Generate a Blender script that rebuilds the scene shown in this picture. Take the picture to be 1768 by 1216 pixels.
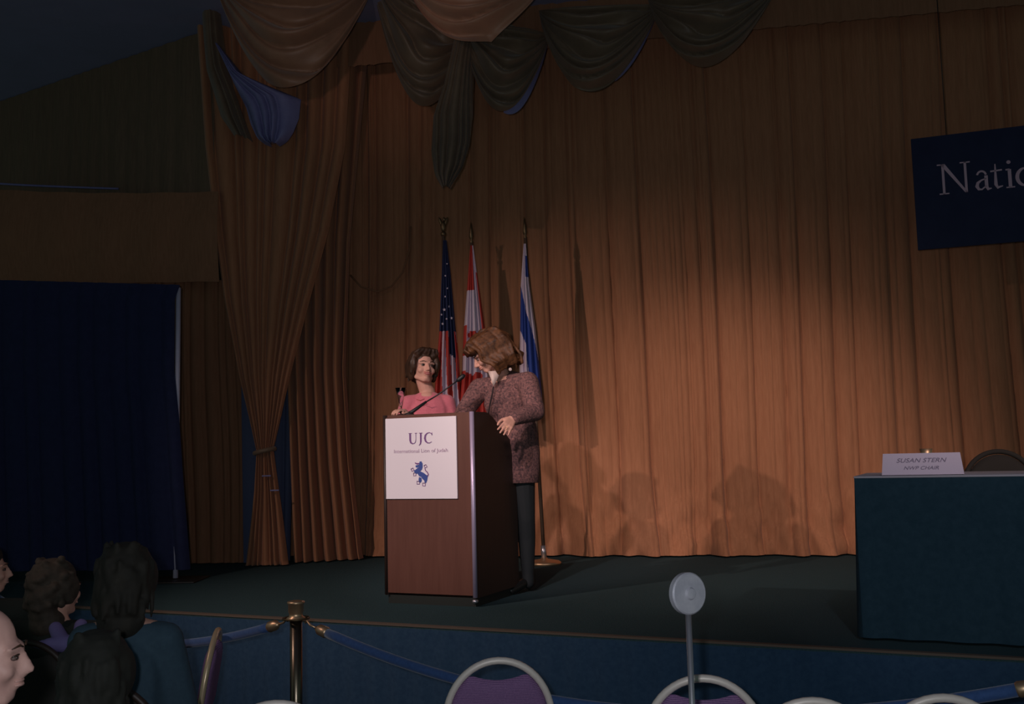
import bpy, bmesh, math, random
from mathutils import Vector, Matrix, Quaternion

for o in list(bpy.data.objects):
    bpy.data.objects.remove(o, do_unlink=True)
scene = bpy.context.scene
C = scene.collection
PI = math.pi
random.seed(7)

# ------------------------------------------------------------------ camera
F = 1750.0                       # focal length in pixels of the 1768 x 1216 frame
CAM = Vector((0, 0, 1.63))
PITCH, ROLL = math.radians(5.78), math.radians(1.4)
ROT = Matrix.Rotation(PI / 2 + PITCH, 3, 'X') @ Matrix.Rotation(-ROLL, 3, 'Z')
cd = bpy.data.cameras.new('camera')
cd.sensor_width = 36.0
cd.lens = 36.0 * F / 1768.0
cam = bpy.data.objects.new('camera', cd)
C.objects.link(cam)
cam.location = CAM
cam.rotation_euler = ROT.to_euler()
scene.camera = cam

# ------------------------------------------------------------------ world, lights, exposure
w = bpy.data.worlds.new('hall_ambient')
scene.world = w
w.use_nodes = True
w.node_tree.nodes['Background'].inputs[0].default_value = (0.66, 0.95, 0.88, 1)
w.node_tree.nodes['Background'].inputs[1].default_value = 0.10

def spot(name, loc, target, energy, color, size_deg, blend, radius):
    l = bpy.data.lights.new(name, 'SPOT')
    l.energy = energy; l.color = color
    l.spot_size = math.radians(size_deg); l.spot_blend = blend
    l.shadow_soft_size = radius
    o = bpy.data.objects.new(name, l); C.objects.link(o)
    o.location = loc
    o.rotation_euler = (Vector(target) - Vector(loc)).to_track_quat('-Z', 'Y').to_euler()
    return o
# stage lights hung from the hall ceiling, an added table fill, and the weak flash beside the lens
spot('stage_spot_front', (-0.9, 0.6, 4.7), (1.6, 8.6, 1.0), 540, (1.0, 0.74, 0.66), 29, 0.9, 0.06)
spot('stage_spot_right', (3.0, 0.5, 4.25), (1.95, 8.6, 1.0), 430, (1.0, 0.74, 0.66), 29.5, 0.9, 0.05)
spot('stage_spot_side', (-4.35, 2.75, 4.5), (1.2, 8.4, 0.35), 520, (1.0, 0.72, 0.62), 50, 0.85, 0.045)
spot('lectern_spot', (-1.9, 0.3, 4.6), (-0.45, 6.3, 1.75), 560, (1.0, 0.80, 0.82), 19, 0.7, 0.06)
spot('swag_spot', (-1.6, 2.0, 3.4), (-1.15, 7.8, 5.35), 75, (1.0, 0.70, 0.62), 27, 0.9, 0.12)
spot('table_fill_spot', (0.9, 0.2, 4.6), (1.75, 4.15, 1.55), 95, (1.0, 0.84, 0.92), 15, 0.8, 0.06)  # fill lamp added to brighten the name card
fl = bpy.data.lights.new('camera_flash', 'AREA')
fl.energy = 30; fl.size = 0.06; fl.color = (0.90, 0.93, 1.0)
flo = bpy.data.objects.new('camera_flash', fl); C.objects.link(flo)
flo.location = (-0.10, -0.02, 1.70)
flo.rotation_euler = (Vector((0, 6, 2.2)) - flo.location).to_track_quat('-Z', 'Y').to_euler()

scene.view_settings.view_transform = 'Standard'
scene.view_settings.look = 'None'
scene.view_settings.gamma = 1
scene.view_settings.use_curve_mapping = False
scene.view_settings.exposure = 0.0

# ------------------------------------------------------------------ helpers
def at(px, py, Y):
    """measured image point -> world point at distance Y into the hall"""
    d = ROT @ Vector(((px - 884) / F, (608 - py) / F, -1))
    return CAM + d * (Y / d.y)

def atz(px, py, z):
    d = ROT @ Vector(((px - 884) / F, (608 - py) / F, -1))
    return CAM + d * ((z - CAM.z) / d.z)

def lerp(a, b, t): return a + (b - a) * t

def poly(pts, y):
    """piecewise linear x at height y of [(x, y)...]"""
    if y <= pts[0][1]: return pts[0][0]
    for (x0, y0), (x1, y1) in zip(pts, pts[1:]):
        if y <= y1:
            k = (y - y0) / (y1 - y0) if y1 > y0 else 0
            return lerp(x0, x1, k)
    return pts[-1][0]

class MB:
    def __init__(s): s.v = []; s.f = []; s.m = []
    def add(s, vs, fs, m=0):
        n = len(s.v); s.v += [tuple(v) for v in vs]
        for f in fs: s.f.append(tuple(i + n for i in f)); s.m.append(m)
        return s
    def box(s, c, size, M=None, m=0, bev=0.0):
        x, y, z = (d / 2 for d in size)
        if bev <= 0:
            vs = [Vector((sx * x, sy * y, sz * z)) for sz in (-1, 1) for sy in (-1, 1) for sx in (-1, 1)]
            fs = [(0, 2, 3, 1), (4, 5, 7, 6), (0, 1, 5, 4), (2, 6, 7, 3), (0, 4, 6, 2), (1, 3, 7, 5)]
        else:
            bm = bmesh.new(); bmesh.ops.create_cube(bm, size=1)
            for v in bm.verts: v.co = Vector((v.co.x * 2 * x, v.co.y * 2 * y, v.co.z * 2 * z))
            bmesh.ops.bevel(bm, geom=bm.edges[:], offset=bev, segments=2, affect='EDGES', profile=0.6)
            bm.verts.index_update()
            vs = [v.co.copy() for v in bm.verts]; fs = [tuple(v.index for v in f.verts) for f in bm.faces]; bm.free()
        c = Vector(c)
        vs = [(M @ v if M else v) + c for v in vs]
        return s.add(vs, fs, m)
    def prism(s, pts, z0, z1, M=None, c=(0, 0, 0), m=0):
        n = len(pts); c = Vector(c)
        vs = [Vector((x, y, z)) for z in (z0, z1) for x, y in pts]
        vs = [(M @ v if M else v) + c for v in vs]
        fs = [tuple(range(n - 1, -1, -1)), tuple(range(n, 2 * n))] + [(i, (i + 1) % n, n + (i + 1) % n, n + i) for i in range(n)]
        return s.add(vs, fs, m)
    def tube(s, path, rad, seg=10, cap=True, closed=False, m=0, sx=1.0):
        path = [Vector(p) for p in path]; n = len(path)
        if not hasattr(rad, '__len__'): rad = [rad] * n
        vs, fs = [], []; prev = None
        for i, p in enumerate(path):
            if closed: t = path[(i + 1) % n] - path[i - 1]
            else: t = path[min(i + 1, n - 1)] - path[max(i - 1, 0)]
            t.normalize()
            if prev is None:
                a = Vector((0, 0, 1)) if abs(t.z) < 0.9 else Vector((1, 0, 0))
                u = t.cross(a).normalized()
            else:
                u = (prev - t * prev.dot(t)).normalized()
            prev = u; b = t.cross(u)
            for k in range(seg):
                a = 2 * PI * k / seg
                vs.append(p + (u * math.cos(a) * sx + b * math.sin(a)) * rad[i])
        for i in range(n if closed else n - 1):
            j = (i + 1) % n
            for k in range(seg):
                fs.append((i * seg + k, i * seg + (k + 1) % seg, j * seg + (k + 1) % seg, j * seg + k))
        if cap and not closed:
            fs.append(tuple(range(seg - 1, -1, -1))); fs.append(tuple((n - 1) * seg + k for k in range(seg)))
        return s.add(vs, fs, m)
    def lathe(s, prof, c=(0, 0, 0), seg=24, M=None, m=0):
        c = Vector(c); vs, fs = [], []
        for r, z in prof:
            for k in range(seg):
                a = 2 * PI * k / seg
                v = Vector((r * math.cos(a), r * math.sin(a), z))
                vs.append((M @ v if M else v) + c)
        for i in range(len(prof) - 1):
            for k in range(seg):
                fs.append((i * seg + k, i * seg + (k + 1) % seg, (i + 1) * seg + (k + 1) % seg, (i + 1) * seg + k))
        fs.append(tuple(range(seg - 1, -1, -1))); fs.append(tuple((len(prof) - 1) * seg + k for k in range(seg)))
        return s.add(vs, fs, m)
    def ell(s, c, r, M=None, seg=16, rings=10, m=0):
        c = Vector(c); vs = [Vector((0, 0, -1))]; fs = []
        for i in range(1, rings):
            a = -PI / 2 + PI * i / rings
            for k in range(seg):
                b = 2 * PI * k / seg
                vs.append(Vector((math.cos(a) * math.cos(b), math.cos(a) * math.sin(b), math.sin(a))))
        vs.append(Vector((0, 0, 1)))
        for k in range(seg): fs.append((0, 1 + (k + 1) % seg, 1 + k))
        for i in range(rings - 2):
            for k in range(seg):
                a = 1 + i * seg; b = a + seg
                fs.append((a + k, a + (k + 1) % seg, b + (k + 1) % seg, b + k))
        top = len(vs) - 1; a = 1 + (rings - 2) * seg
        for k in range(seg): fs.append((a + k, a + (k + 1) % seg, top))
        out = []
        for v in vs:
            q = Vector((v.x * r[0], v.y * r[1], v.z * r[2]))
            out.append((M @ q if M else q) + c)
        return s.add(out, fs, m)
    def cap(s, p0, r0, p1, r1, m=0, seg=12):
        """tapered capsule"""
        p0, p1 = Vector(p0), Vector(p1); d = p1 - p0; L = d.length
        if L < 1e-6: return s.ell(p0, (r0,) * 3, m=m)
        u = d / L; path, rad = [], []
        for k in range(5):
            a = PI / 2 * k / 4.0
            path.append(p0 - u * r0 * math.cos(a)); rad.append(max(r0 * math.sin(a), 1e-4))
        for k in range(5):
            a = PI / 2 * k / 4.0
            path.append(p1 + u * r1 * math.sin(a)); rad.append(max(r1 * math.cos(a), 1e-4))
        return s.tube(path, rad, seg, True, m=m)
    def chain(s, pts, rads, m=0):
        for (a, ra), (b, rb) in zip(zip(pts, rads), list(zip(pts, rads))[1:]): s.cap(a, ra, b, rb, m)
        return s
    def grid(s, fn, nu, nv, m=0, mf=None):
        n = len(s.v)
        for j in range(nv + 1):
            for i in range(nu + 1):
                s.v.append(tuple(fn(i / nu, j / nv)))
        for j in range(nv):
            for i in range(nu):
                a = n + j * (nu + 1) + i
                s.f.append((a, a + nu + 1, a + nu + 2, a + 1))
                s.m.append(mf((i + .5) / nu, (j + .5) / nv) if mf else m)
        return s
    def xform(s, M):
        s.v = [tuple(M @ Vector(v)) for v in s.v]; return s
    def mesh(s, name, mats, smooth=True):
        me = bpy.data.meshes.new(name)
        me.from_pydata(s.v, [], s.f)
        if not isinstance(mats, (list, tuple)): mats = [mats]
        for mm in mats: me.materials.append(mm)
        for p, mi in zip(me.polygons, s.m): p.material_index = mi
        if smooth:
            for p in me.polygons: p.use_smooth = True
        me.validate(); me.update()
        return me
    def build(s, name, mats, parent=None, smooth=True, loc=None, rz=0):
        o = bpy.data.objects.new(name, s.mesh(name, mats, smooth)); C.objects.link(o)
        if smooth == 'auto':
            me = o.data
            bm = bmesh.new(); bm.from_mesh(me)
            for e in bm.edges:
                e.smooth = not (len(e.link_faces) == 2 and e.calc_face_angle(0) > math.radians(35))
            bm.to_mesh(me); bm.free()
        if loc is not None: o.location = loc
        if rz: o.rotation_euler = (0, 0, rz)
        if parent: adopt(o, parent)
        return o

def adopt(o, parent):
    """parent without moving: parents sit at their own place, children keep world coordinates"""
    o.parent = parent
    m = Matrix.Translation(parent.location) @ parent.rotation_euler.to_matrix().to_4x4()
    if parent.parent:
        m = Matrix.Translation(parent.parent.location) @ parent.parent.rotation_euler.to_matrix().to_4x4() @ parent.matrix_parent_inverse @ m
    o.matrix_parent_inverse = m.inverted()

def finalize(mb, name, mats, parent=None, voxel=0.008, smooth=4, sub=False, factor=0.5):
    """fuse overlapping closed volumes into one continuous skin"""
    o = bpy.data.objects.new(name, mb.mesh(name, mats)); C.objects.link(o)
    r = o.modifiers.new('r', 'REMESH'); r.mode = 'VOXEL'; r.voxel_size = voxel; r.use_smooth_shade = True
    if smooth:
        q = o.modifiers.new('s', 'SMOOTH'); q.factor = factor; q.iterations = smooth
    dg = bpy.context.evaluated_depsgraph_get(); dg.update()
    me = bpy.data.meshes.new_from_object(o.evaluated_get(dg))
    o.modifiers.clear(); old = o.data; o.data = me; me.name = name; bpy.data.meshes.remove(old)
    if not me.materials: me.materials.append(mats)
    for p in me.polygons: p.use_smooth = True
    if parent: adopt(o, parent)
    return o

def tag(o, label=None, cat=None, group=None, kind=None):
    if label: o['label'] = label
    if cat: o['category'] = cat
    if group: o['group'] = group
    if kind: o['kind'] = kind
    return o

def thing(name, loc, label, cat, group=None, rz=0):
    o = bpy.data.objects.new(name, None); C.objects.link(o)
    o.empty_display_size = 0.1
    o.location = loc; o.rotation_euler = (0, 0, rz)
    return tag(o, label, cat, group)

def copy_tree(o, parent=None):
    c = o.copy(); C.objects.link(c)
    if parent: c.parent = parent; c.matrix_parent_inverse = o.matrix_parent_inverse.copy()
    for ch in list(o.children): copy_tree(ch, c)
    return c

# ------------------------------------------------------------------ materials
def mat(name, col, rough=0.8, metal=0.0, col2=None, scale=20, bump=0.0, stretch=(1, 1, 1), spec=0.5, trans=0.0, emit=None, sheen=0.0, bscale=None):
    m = bpy.data.materials.new(name); m.use_nodes = True
    nt = m.node_tree; b = nt.nodes['Principled BSDF']
    b.inputs['Base Color'].default_value = (*col, 1)
    b.inputs['Roughness'].default_value = rough
    b.inputs['Metallic'].default_value = metal
    b.inputs['Specular IOR Level'].default_value = spec
    b.inputs['Transmission Weight'].default_value = trans
    if sheen: b.inputs['Sheen Weight'].default_value = sheen
    if emit:
        b.inputs['Emission Color'].default_value = (*emit[0], 1); b.inputs['Emission Strength'].default_value = emit[1]
    if col2 or bump:
        tc = nt.nodes.new('ShaderNodeTexCoord'); mp = nt.nodes.new('ShaderNodeMapping')
        mp.inputs['Scale'].default_value = stretch
        nt.links.new(tc.outputs['Object'], mp.inputs['Vector'])
        nz = nt.nodes.new('ShaderNodeTexNoise'); nz.inputs['Scale'].default_value = scale
        nz.inputs['Detail'].default_value = 5; nz.inputs['Roughness'].default_value = 0.65
        nt.links.new(mp.outputs[0], nz.inputs['Vector'])
        if col2:
            cr = nt.nodes.new('ShaderNodeValToRGB')
            cr.color_ramp.elements[0].position = 0.35; cr.color_ramp.elements[1].position = 0.65
            cr.color_ramp.elements[0].color = (*col, 1); cr.color_ramp.elements[1].color = (*col2, 1)
            nt.links.new(nz.outputs['Fac'], cr.inputs[0]); nt.links.new(cr.outputs[0], b.inputs['Base Color'])
        if bump:
            n2 = nz
            if bscale:
                n2 = nt.nodes.new('ShaderNodeTexNoise'); n2.inputs['Scale'].default_value = bscale
                nt.links.new(mp.outputs[0], n2.inputs['Vector'])
            bp = nt.nodes.new('ShaderNodeBump'); bp.inputs['Strength'].default_value = bump; bp.inputs['Distance'].default_value = 0.01
            nt.links.new(n2.outputs['Fac'], bp.inputs['Height']); nt.links.new(bp.outputs[0], b.inputs['Normal'])
    return m

def weave(name, c1, c2, scale):
    """fine two-tone ribbed upholstery"""
    m = bpy.data.materials.new(name); m.use_nodes = True
    nt = m.node_tree; b = nt.nodes['Principled BSDF']; b.inputs['Roughness'].default_value = 0.9
    tc = nt.nodes.new('ShaderNodeTexCoord')
    wv = nt.nodes.new('ShaderNodeTexWave'); wv.bands_direction = 'Z'; wv.inputs['Scale'].default_value = scale
    wv.inputs['Distortion'].default_value = 2.5; wv.inputs['Detail Scale'].default_value = 6
    nt.links.new(tc.outputs['Object'], wv.inputs['Vector'])
    cr = nt.nodes.new('ShaderNodeValToRGB')
    cr.color_ramp.elements[0].color = (*c1, 1); cr.color_ramp.elements[1].color = (*c2, 1)
    nt.links.new(wv.outputs['Fac'], cr.inputs[0]); nt.links.new(cr.outputs[0], b.inputs['Base Color'])
    bp = nt.nodes.new('ShaderNodeBump'); bp.inputs['Strength'].default_value = 0.3; bp.inputs['Distance'].default_value = 0.004
    nt.links.new(wv.outputs['Fac'], bp.inputs['Height']); nt.links.new(bp.outputs[0], b.inputs['Normal'])
    return m

M = {}
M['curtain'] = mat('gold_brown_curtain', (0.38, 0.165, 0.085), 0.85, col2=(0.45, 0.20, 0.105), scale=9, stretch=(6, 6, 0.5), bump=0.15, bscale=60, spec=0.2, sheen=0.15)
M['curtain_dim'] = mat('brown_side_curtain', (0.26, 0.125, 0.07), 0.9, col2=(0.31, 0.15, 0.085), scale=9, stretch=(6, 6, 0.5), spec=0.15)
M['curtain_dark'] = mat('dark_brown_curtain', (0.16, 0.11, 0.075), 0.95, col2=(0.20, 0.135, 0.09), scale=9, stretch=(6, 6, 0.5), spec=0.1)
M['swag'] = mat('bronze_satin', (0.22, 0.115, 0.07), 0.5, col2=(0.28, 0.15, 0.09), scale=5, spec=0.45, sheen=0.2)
M['swag_lit'] = mat('lit_bronze_satin', (0.42, 0.20, 0.125), 0.5, col2=(0.48, 0.24, 0.15), scale=5, spec=0.45, sheen=0.2)  # brightness of the lit swag is put into the satin colour
M['swag_dark'] = mat('dark_shaded_satin', (0.15, 0.10, 0.065), 0.5, col2=(0.19, 0.13, 0.085), scale=5, spec=0.4, sheen=0.15)  # dark satin; shade on the right-hand swags is put into its colour
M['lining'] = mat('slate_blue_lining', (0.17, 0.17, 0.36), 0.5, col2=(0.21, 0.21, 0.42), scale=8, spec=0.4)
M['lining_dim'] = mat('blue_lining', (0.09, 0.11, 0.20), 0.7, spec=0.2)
M['wall'] = mat('dark_wall', (0.10, 0.085, 0.07), 0.95, col2=(0.12, 0.10, 0.08), scale=4)
M['ceiling'] = mat('blue_grey_ceiling', (0.26, 0.27, 0.42), 0.9, col2=(0.28, 0.29, 0.46), scale=3)
M['floor'] = mat('hall_carpet', (0.022, 0.045, 0.045), 0.98, col2=(0.03, 0.06, 0.055), scale=120, bump=0.5, spec=0.1)
M['deck'] = mat('stage_carpet', (0.030, 0.062, 0.072), 0.98, col2=(0.045, 0.085, 0.095), scale=140, bump=0.5, spec=0.1)
M['skirt'] = mat('stage_skirt_blue', (0.020, 0.052, 0.105), 0.85, col2=(0.028, 0.066, 0.125), scale=40, spec=0.2)
M['nosing'] = mat('brown_edging', (0.11, 0.08, 0.06), 0.8)
M['navy_cloth'] = mat('navy_tablecloth', (0.014, 0.040, 0.062), 0.9, col2=(0.02, 0.05, 0.075), scale=30, spec=0.2)
M['blue_drape'] = mat('royal_blue_drape', (0.018, 0.023, 0.066), 0.9, col2=(0.022, 0.028, 0.078), scale=20, spec=0.2)
M['banner'] = mat('banner_navy', (0.016, 0.022, 0.060), 0.8, col2=(0.020, 0.027, 0.070), scale=8, spec=0.3)
M['banner_text'] = mat('banner_lettering', (0.62, 0.42, 0.52), 0.7)
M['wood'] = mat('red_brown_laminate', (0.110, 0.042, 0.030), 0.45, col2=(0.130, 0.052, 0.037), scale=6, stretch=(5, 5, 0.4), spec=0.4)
M['wood_dark'] = mat('dark_shaded_laminate', (0.030, 0.016, 0.013), 0.5, col2=(0.036, 0.020, 0.015), scale=6, stretch=(5, 5, 0.4))  # dark laminate, also carries the shade of the lectern sides
M['plinth'] = mat('plinth_black', (0.012, 0.016, 0.014), 0.8)
M['strip'] = mat('satin_metal_strip', (0.56, 0.47, 0.66), 0.42, 0.5)
M['sign'] = mat('white_sign_board', (0.86, 0.80, 0.86), 0.6)
M['ink_purple'] = mat('ink_purple', (0.20, 0.085, 0.26), 0.7)
M['ink_pale'] = mat('ink_pale_lilac', (0.62, 0.48, 0.60), 0.7)
M['ink_blue'] = mat('ink_blue', (0.045, 0.085, 0.33), 0.7)
M['black'] = mat('black_plastic', (0.012, 0.012, 0.013), 0.5)
M['brass'] = mat('brass', (0.66, 0.44, 0.27), 0.40, 0.85)
M['brass_dull'] = mat('dull_brass', (0.17, 0.115, 0.065), 0.5, 0.9)
M['post'] = mat('bronze_post', (0.20, 0.16, 0.12), 0.3, 1.0)
M['pole_wood'] = mat('dark_flag_pole', (0.10, 0.065, 0.045), 0.45)
M['chrome'] = mat('pale_metal', (0.62, 0.60, 0.66), 0.35, 0.85)
M['disc'] = mat('cast_grey_disc', (0.46, 0.45, 0.52), 0.5, 0.15, col2=(0.58, 0.56, 0.62), scale=18, bump=0.2)
M['frame'] = mat('champagne_chair_frame', (0.82, 0.72, 0.66), 0.45, 0.12)
M['frame_gold'] = mat('gold_chair_frame', (0.66, 0.50, 0.32), 0.35, 0.4)
M['uphol'] = weave('purple_upholstery', (0.15, 0.075, 0.20), (0.34, 0.18, 0.37), 55)
M['uphol_dark'] = mat('dark_upholstery', (0.03, 0.025, 0.022), 0.9)
M['rope'] = mat('blue_velvet_rope', (0.018, 0.062, 0.20), 0.8, col2=(0.03, 0.085, 0.25), scale=60, sheen=0.4)
M['white_pipe'] = mat('white_pipe', (0.62, 0.62, 0.80), 0.35, 0.2)
M['skin'] = mat('skin', (0.62, 0.33, 0.25), 0.6, col2=(0.66, 0.36, 0.28), scale=30, spec=0.3)
M['skin_old'] = mat('ruddy_skin', (0.52, 0.30, 0.26), 0.55, col2=(0.58, 0.34, 0.29), scale=25, spec=0.35)
M['lips_pale'] = mat('lips_pale', (0.48, 0.19, 0.15), 0.5)
M['lips'] = mat('lips', (0.40, 0.085, 0.085), 0.5)
M['eye_white'] = mat('eye_white', (0.34, 0.27, 0.25), 0.6)
M['eye_shade'] = mat('shaded_eye', (0.13, 0.08, 0.07), 0.6)  # shade over the eyes is put into their colour
M['iris'] = mat('dark_iris', (0.03, 0.02, 0.015), 0.3)
M['hair_short'] = mat('dark_brown_hair', (0.026, 0.013, 0.008), 0.5, col2=(0.070, 0.034, 0.018), scale=14, stretch=(3, 3, 1), spec=0.4)
M['hair_auburn'] = mat('auburn_hair', (0.036, 0.015, 0.007), 0.55, col2=(0.15, 0.060, 0.023), scale=24, stretch=(1, 3, 1), spec=0.3)
M['hair_black'] = mat('dark_hair', (0.012, 0.010, 0.007), 0.8, col2=(0.020, 0.016, 0.011), scale=20)
M['hair_dim'] = mat('blackish_hair', (0.012, 0.012, 0.009), 0.8, col2=(0.018, 0.018, 0.013), scale=20)
M['hair_mid'] = mat('brown_curly_hair', (0.030, 0.021, 0.014), 0.8, col2=(0.058, 0.040, 0.028), scale=22)
M['pink'] = mat('pink_knit', (0.62, 0.155, 0.20), 0.85, col2=(0.68, 0.185, 0.235), scale=60, bump=0.2, sheen=0.2)
M['tweed'] = mat('mauve_brown_tweed', (0.055, 0.032, 0.038), 0.95, col2=(0.29, 0.135, 0.125), scale=75, bump=0.6)
M['tweed_trim'] = mat('dark_trim', (0.03, 0.018, 0.02), 0.9)
M['blouse'] = mat('cream_blouse', (0.70, 0.55, 0.50), 0.7)
M['shoe'] = mat('black_shoe', (0.012, 0.012, 0.012), 0.4)
M['stocking'] = mat('dark_stocking', (0.012, 0.016, 0.019), 0.8)
M['teal_jacket'] = mat('slate_teal_jacket', (0.030, 0.062, 0.095), 0.9, col2=(0.038, 0.075, 0.11), scale=50)
M['black_cloth'] = mat('black_wool', (0.012, 0.016, 0.013), 0.95)
M['trousers'] = mat('dark_trousers', (0.02, 0.022, 0.026), 0.95)
M['lavender'] = mat('lavender_scarf', (0.16, 0.13, 0.32), 0.8)
M['flag_navy'] = mat('flag_navy', (0.012, 0.022, 0.085), 0.75)
M['flag_red'] = mat('flag_red', (0.50, 0.045, 0.035), 0.7)
M['flag_white'] = mat('flag_white', (0.66, 0.56, 0.68), 0.7)
M['flag_blue'] = mat('flag_blue', (0.018, 0.055, 0.30), 0.7)
M['card'] = mat('lilac_white_card', (0.66, 0.56, 0.70), 0.7)
M['card_ink'] = mat('grey_ink', (0.22, 0.18, 0.26), 0.8)
M['linen'] = mat('pale_linen', (0.40, 0.38, 0.44), 0.85)
gm = mat('clear_glass', (0.95, 0.95, 1.0), 0.03, trans=1.0)
gm.node_tree.nodes['Principled BSDF'].inputs['IOR'].default_value = 1.45
M['glass'] = gm

# ------------------------------------------------------------------ hall and stage
SZ = 0.75                                   # stage height
EA = math.atan2(4.19 - 5.56, 2.11 + 0.9)    # direction of the stage front
E1 = Vector((math.cos(EA), math.sin(EA), 0))        # along the front, to the right
E2 = Vector((-math.sin(EA), math.cos(EA), 0))       # upstage
EDGE0 = Vector((-0.9, 5.56, 0))
def stage(a, b, z=SZ): return EDGE0 + E1 * a + E2 * b + Vector((0, 0, z))
RS = Matrix(((E1.x, E2.x, 0), (E1.y, E2.y, 0), (0, 0, 1)))

CEIL = 5.45
def slab(pts, z0, z1):
    return MB().prism(pts, z0, z1)
tag(slab([(-9, -2), (9, -2), (9, 12.5), (-9, 12.5)], -0.1, 0).build('floor', M['floor'], smooth=False), kind='structure')
tag(slab([(-9, -2), (9, -2), (9, 12.5), (-9, 12.5)], CEIL, CEIL + 0.1).build('ceiling', M['ceiling'], smooth=False), kind='structure')
p = [stage(-7, 0, 0), stage(7.2, 0, 0)]
tag(slab([(p[0].x, p[0].y), (p[1].x, p[1].y), (7.0, 11.8), (-7.2, 11.8)], 0.0, SZ).build('stage_deck', M['deck'], smooth=False), kind='structure')
tag(MB().box((0, 12.0, CEIL / 2), (18, 0.2, CEIL)).build('wall_back', M['wall'], smooth=False), kind='structure')
# brown edging strip along the lip of the stage
nb = MB().box(stage(0.1, 0.012, SZ + 0.004), (14.2, 0.035, 0.010), RS)
tag(nb.build('trim_1', M['nosing'], smooth=False), kind='structure')
# pleated blue stage skirt
sk = MB()
NS = 420
def skf(u, v):
    a = lerp(-7, 7.2, u); ph = a * 2 * PI / 0.14
    b = -0.022 - 0.012 * (1 + math.sin(ph + 0.6 * math.sin(a * 3))) * (0.3 + 0.7 * v)
    return stage(a, b, lerp(SZ - 0.006, 0.01, v))
sk.grid(skf, NS * 3, 4)
o = sk.build('stage_skirt', M['skirt'])
tag(o, 'blue pleated fabric skirt hung along the stage front', 'stage skirt')

# ------------------------------------------------------------------ curtains
def pleats(seed, n, jitter=0.5, sharp=0.75):
    """irregular pleat profile on 0..1: returns f(s) in -1..1"""
    rnd = random.Random(seed)
    ws = [1 + jitter * rnd.uniform(-1, 1) for _ in range(n)]; tot = sum(ws)
    ks = [0]; hs = []
    for x in ws: ks.append(ks[-1] + x / tot); hs.append(rnd.uniform(0.45, 1.0))
    def f(s):
        s = min(max(s, 0), 0.99999)
        for i in range(n):
            if s < ks[i + 1]:
                k = (s - ks[i]) / (ks[i + 1] - ks[i])
                return hs[i] * (2 * (math.sin(PI * k) ** sharp) - 1)
        return 0
    return f

def drape(left, right, Y0, Y1, nf, amp, seed=1, nu=90, nv=40, hem=True, amp_t=None, jitter=0.5):
    """cloth between two measured edges [(px, py)...]; hangs at distance Y0 (left) .. Y1 (right)"""
    f = pleats(seed, nf, jitter); y0 = left[0][1]; y1 = left[-1][1]; yr0, yr1 = right[0][1], right[-1][1]
    mb = MB(); rnd = random.Random(seed + 99)
    wob = [rnd.uniform(0, 6.28) for _ in range(3)]
    def fn(s, t):
        pyl = lerp(y0, y1, t); pyr = lerp(yr0, yr1, t)
        L = at(poly(left, pyl), pyl, Y0); R = at(poly(right, pyr), pyr, Y1)
        q = L.lerp(R, s)
        a = amp * (amp_t(t) if amp_t else 1)
        q.y -= a * f(min(max(s + 0.006 * math.sin(5 * t + wob[0] + 9 * s), 0), 1))
        if hem and q.z < SZ + 0.012: q.z = SZ + 0.012
        return q
    mb.grid(fn, nu, nv)
    return mb

# the long back curtain, hung in three widths
def back_panel(x0, x1, nf, seed, off):
    f = pleats(seed, nf, 0.9, 0.32); g = pleats(seed + 5, nf * 3, 0.7, 0.6)
    mb = MB(); rnd = random.Random(seed)
    def fn(s, t):
        X = lerp(x0, x1, s); z = lerp(CEIL - 0.01, SZ + 0.014, t)
        Y = 9.27 - 0.2086 * (X + 1.37) + off
        low = max(0, (t - 0.84) / 0.16)
        sh = s + 0.010 * math.sin(3.1 * t + X * 1.7) + 0.012 * low * math.sin(X * 9)
        a = 0.050 * (0.8 + 0.3 * t)
        d = a * f(sh) + 0.009 * g(sh)
        puddle = low ** 2 * (0.10 + 0.05 * math.sin(X * 11 + 1) + 0.035 * math.sin(X * 23))
        wr = low * 0.034 * math.sin(X * 17 + t * 90 + 2 * math.sin(X * 6)) * math.sin(X * 5.3) + low * 0.018 * math.sin(X * 31 - t * 140)
        z2 = z + (0.03 * low * max(0, math.sin(X * 13 + 2)) if t < 0.995 else 0)
        return Vector((X, Y - d - puddle - wr, z2))
    mb.grid(fn, int((x1 - x0) * 150), 70)
    return mb
bc = thing('stage_curtain', (1.5, 8.7, SZ), 'wide gold-brown pleated curtain across the back of the stage', 'curtain')
for x0, x1, nf, sd, off in ((-2.3, 0.62, 15, 3, 0.0), (0.55, 3.15, 12, 14, -0.05), (3.08, 6.3, 14, 27, 0.0)):
    back_panel(x0, x1, nf, sd, off).build('curtain_panel', M['curtain'], bc)

# drawn cord looped against the curtain at its left end
pts = [at(706, 384, 8.95), at(704, 425, 8.95), at(692, 465, 8.95), at(672, 490, 8.95), at(648, 499, 8.95), at(618, 490, 8.95), at(600, 470, 8.98)]
pts = [p_ + Vector((0, 0.16, 0)) for p_ in pts]
MB().tube(pts, 0.008, 8).build('draw_cord', M['curtain_dim'], bc)

# second straight drape left of the back curtain
mb = drape([(470, 20), (492, 600), (505, 975)], [(640, 20), (604, 420), (596, 640), (606, 800), (626, 975)], 8.80, 8.95, 7, 0.10, 5, 120, 50)
tag(mb.build('side_drape', M['curtain']), 'straight brown drape with lit edges just left of the flags', 'curtain')
# slate-blue lining that shows between the drapes
mb = drape([(414, 480), (420, 975)], [(512, 480), (500, 975)], 8.82, 8.90, 4, 0.02, 6, 60, 12)
tag(mb.build('lining_drape', M['lining_dim']), 'narrow blue lining cloth showing behind the tied drape', 'curtain')
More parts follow.
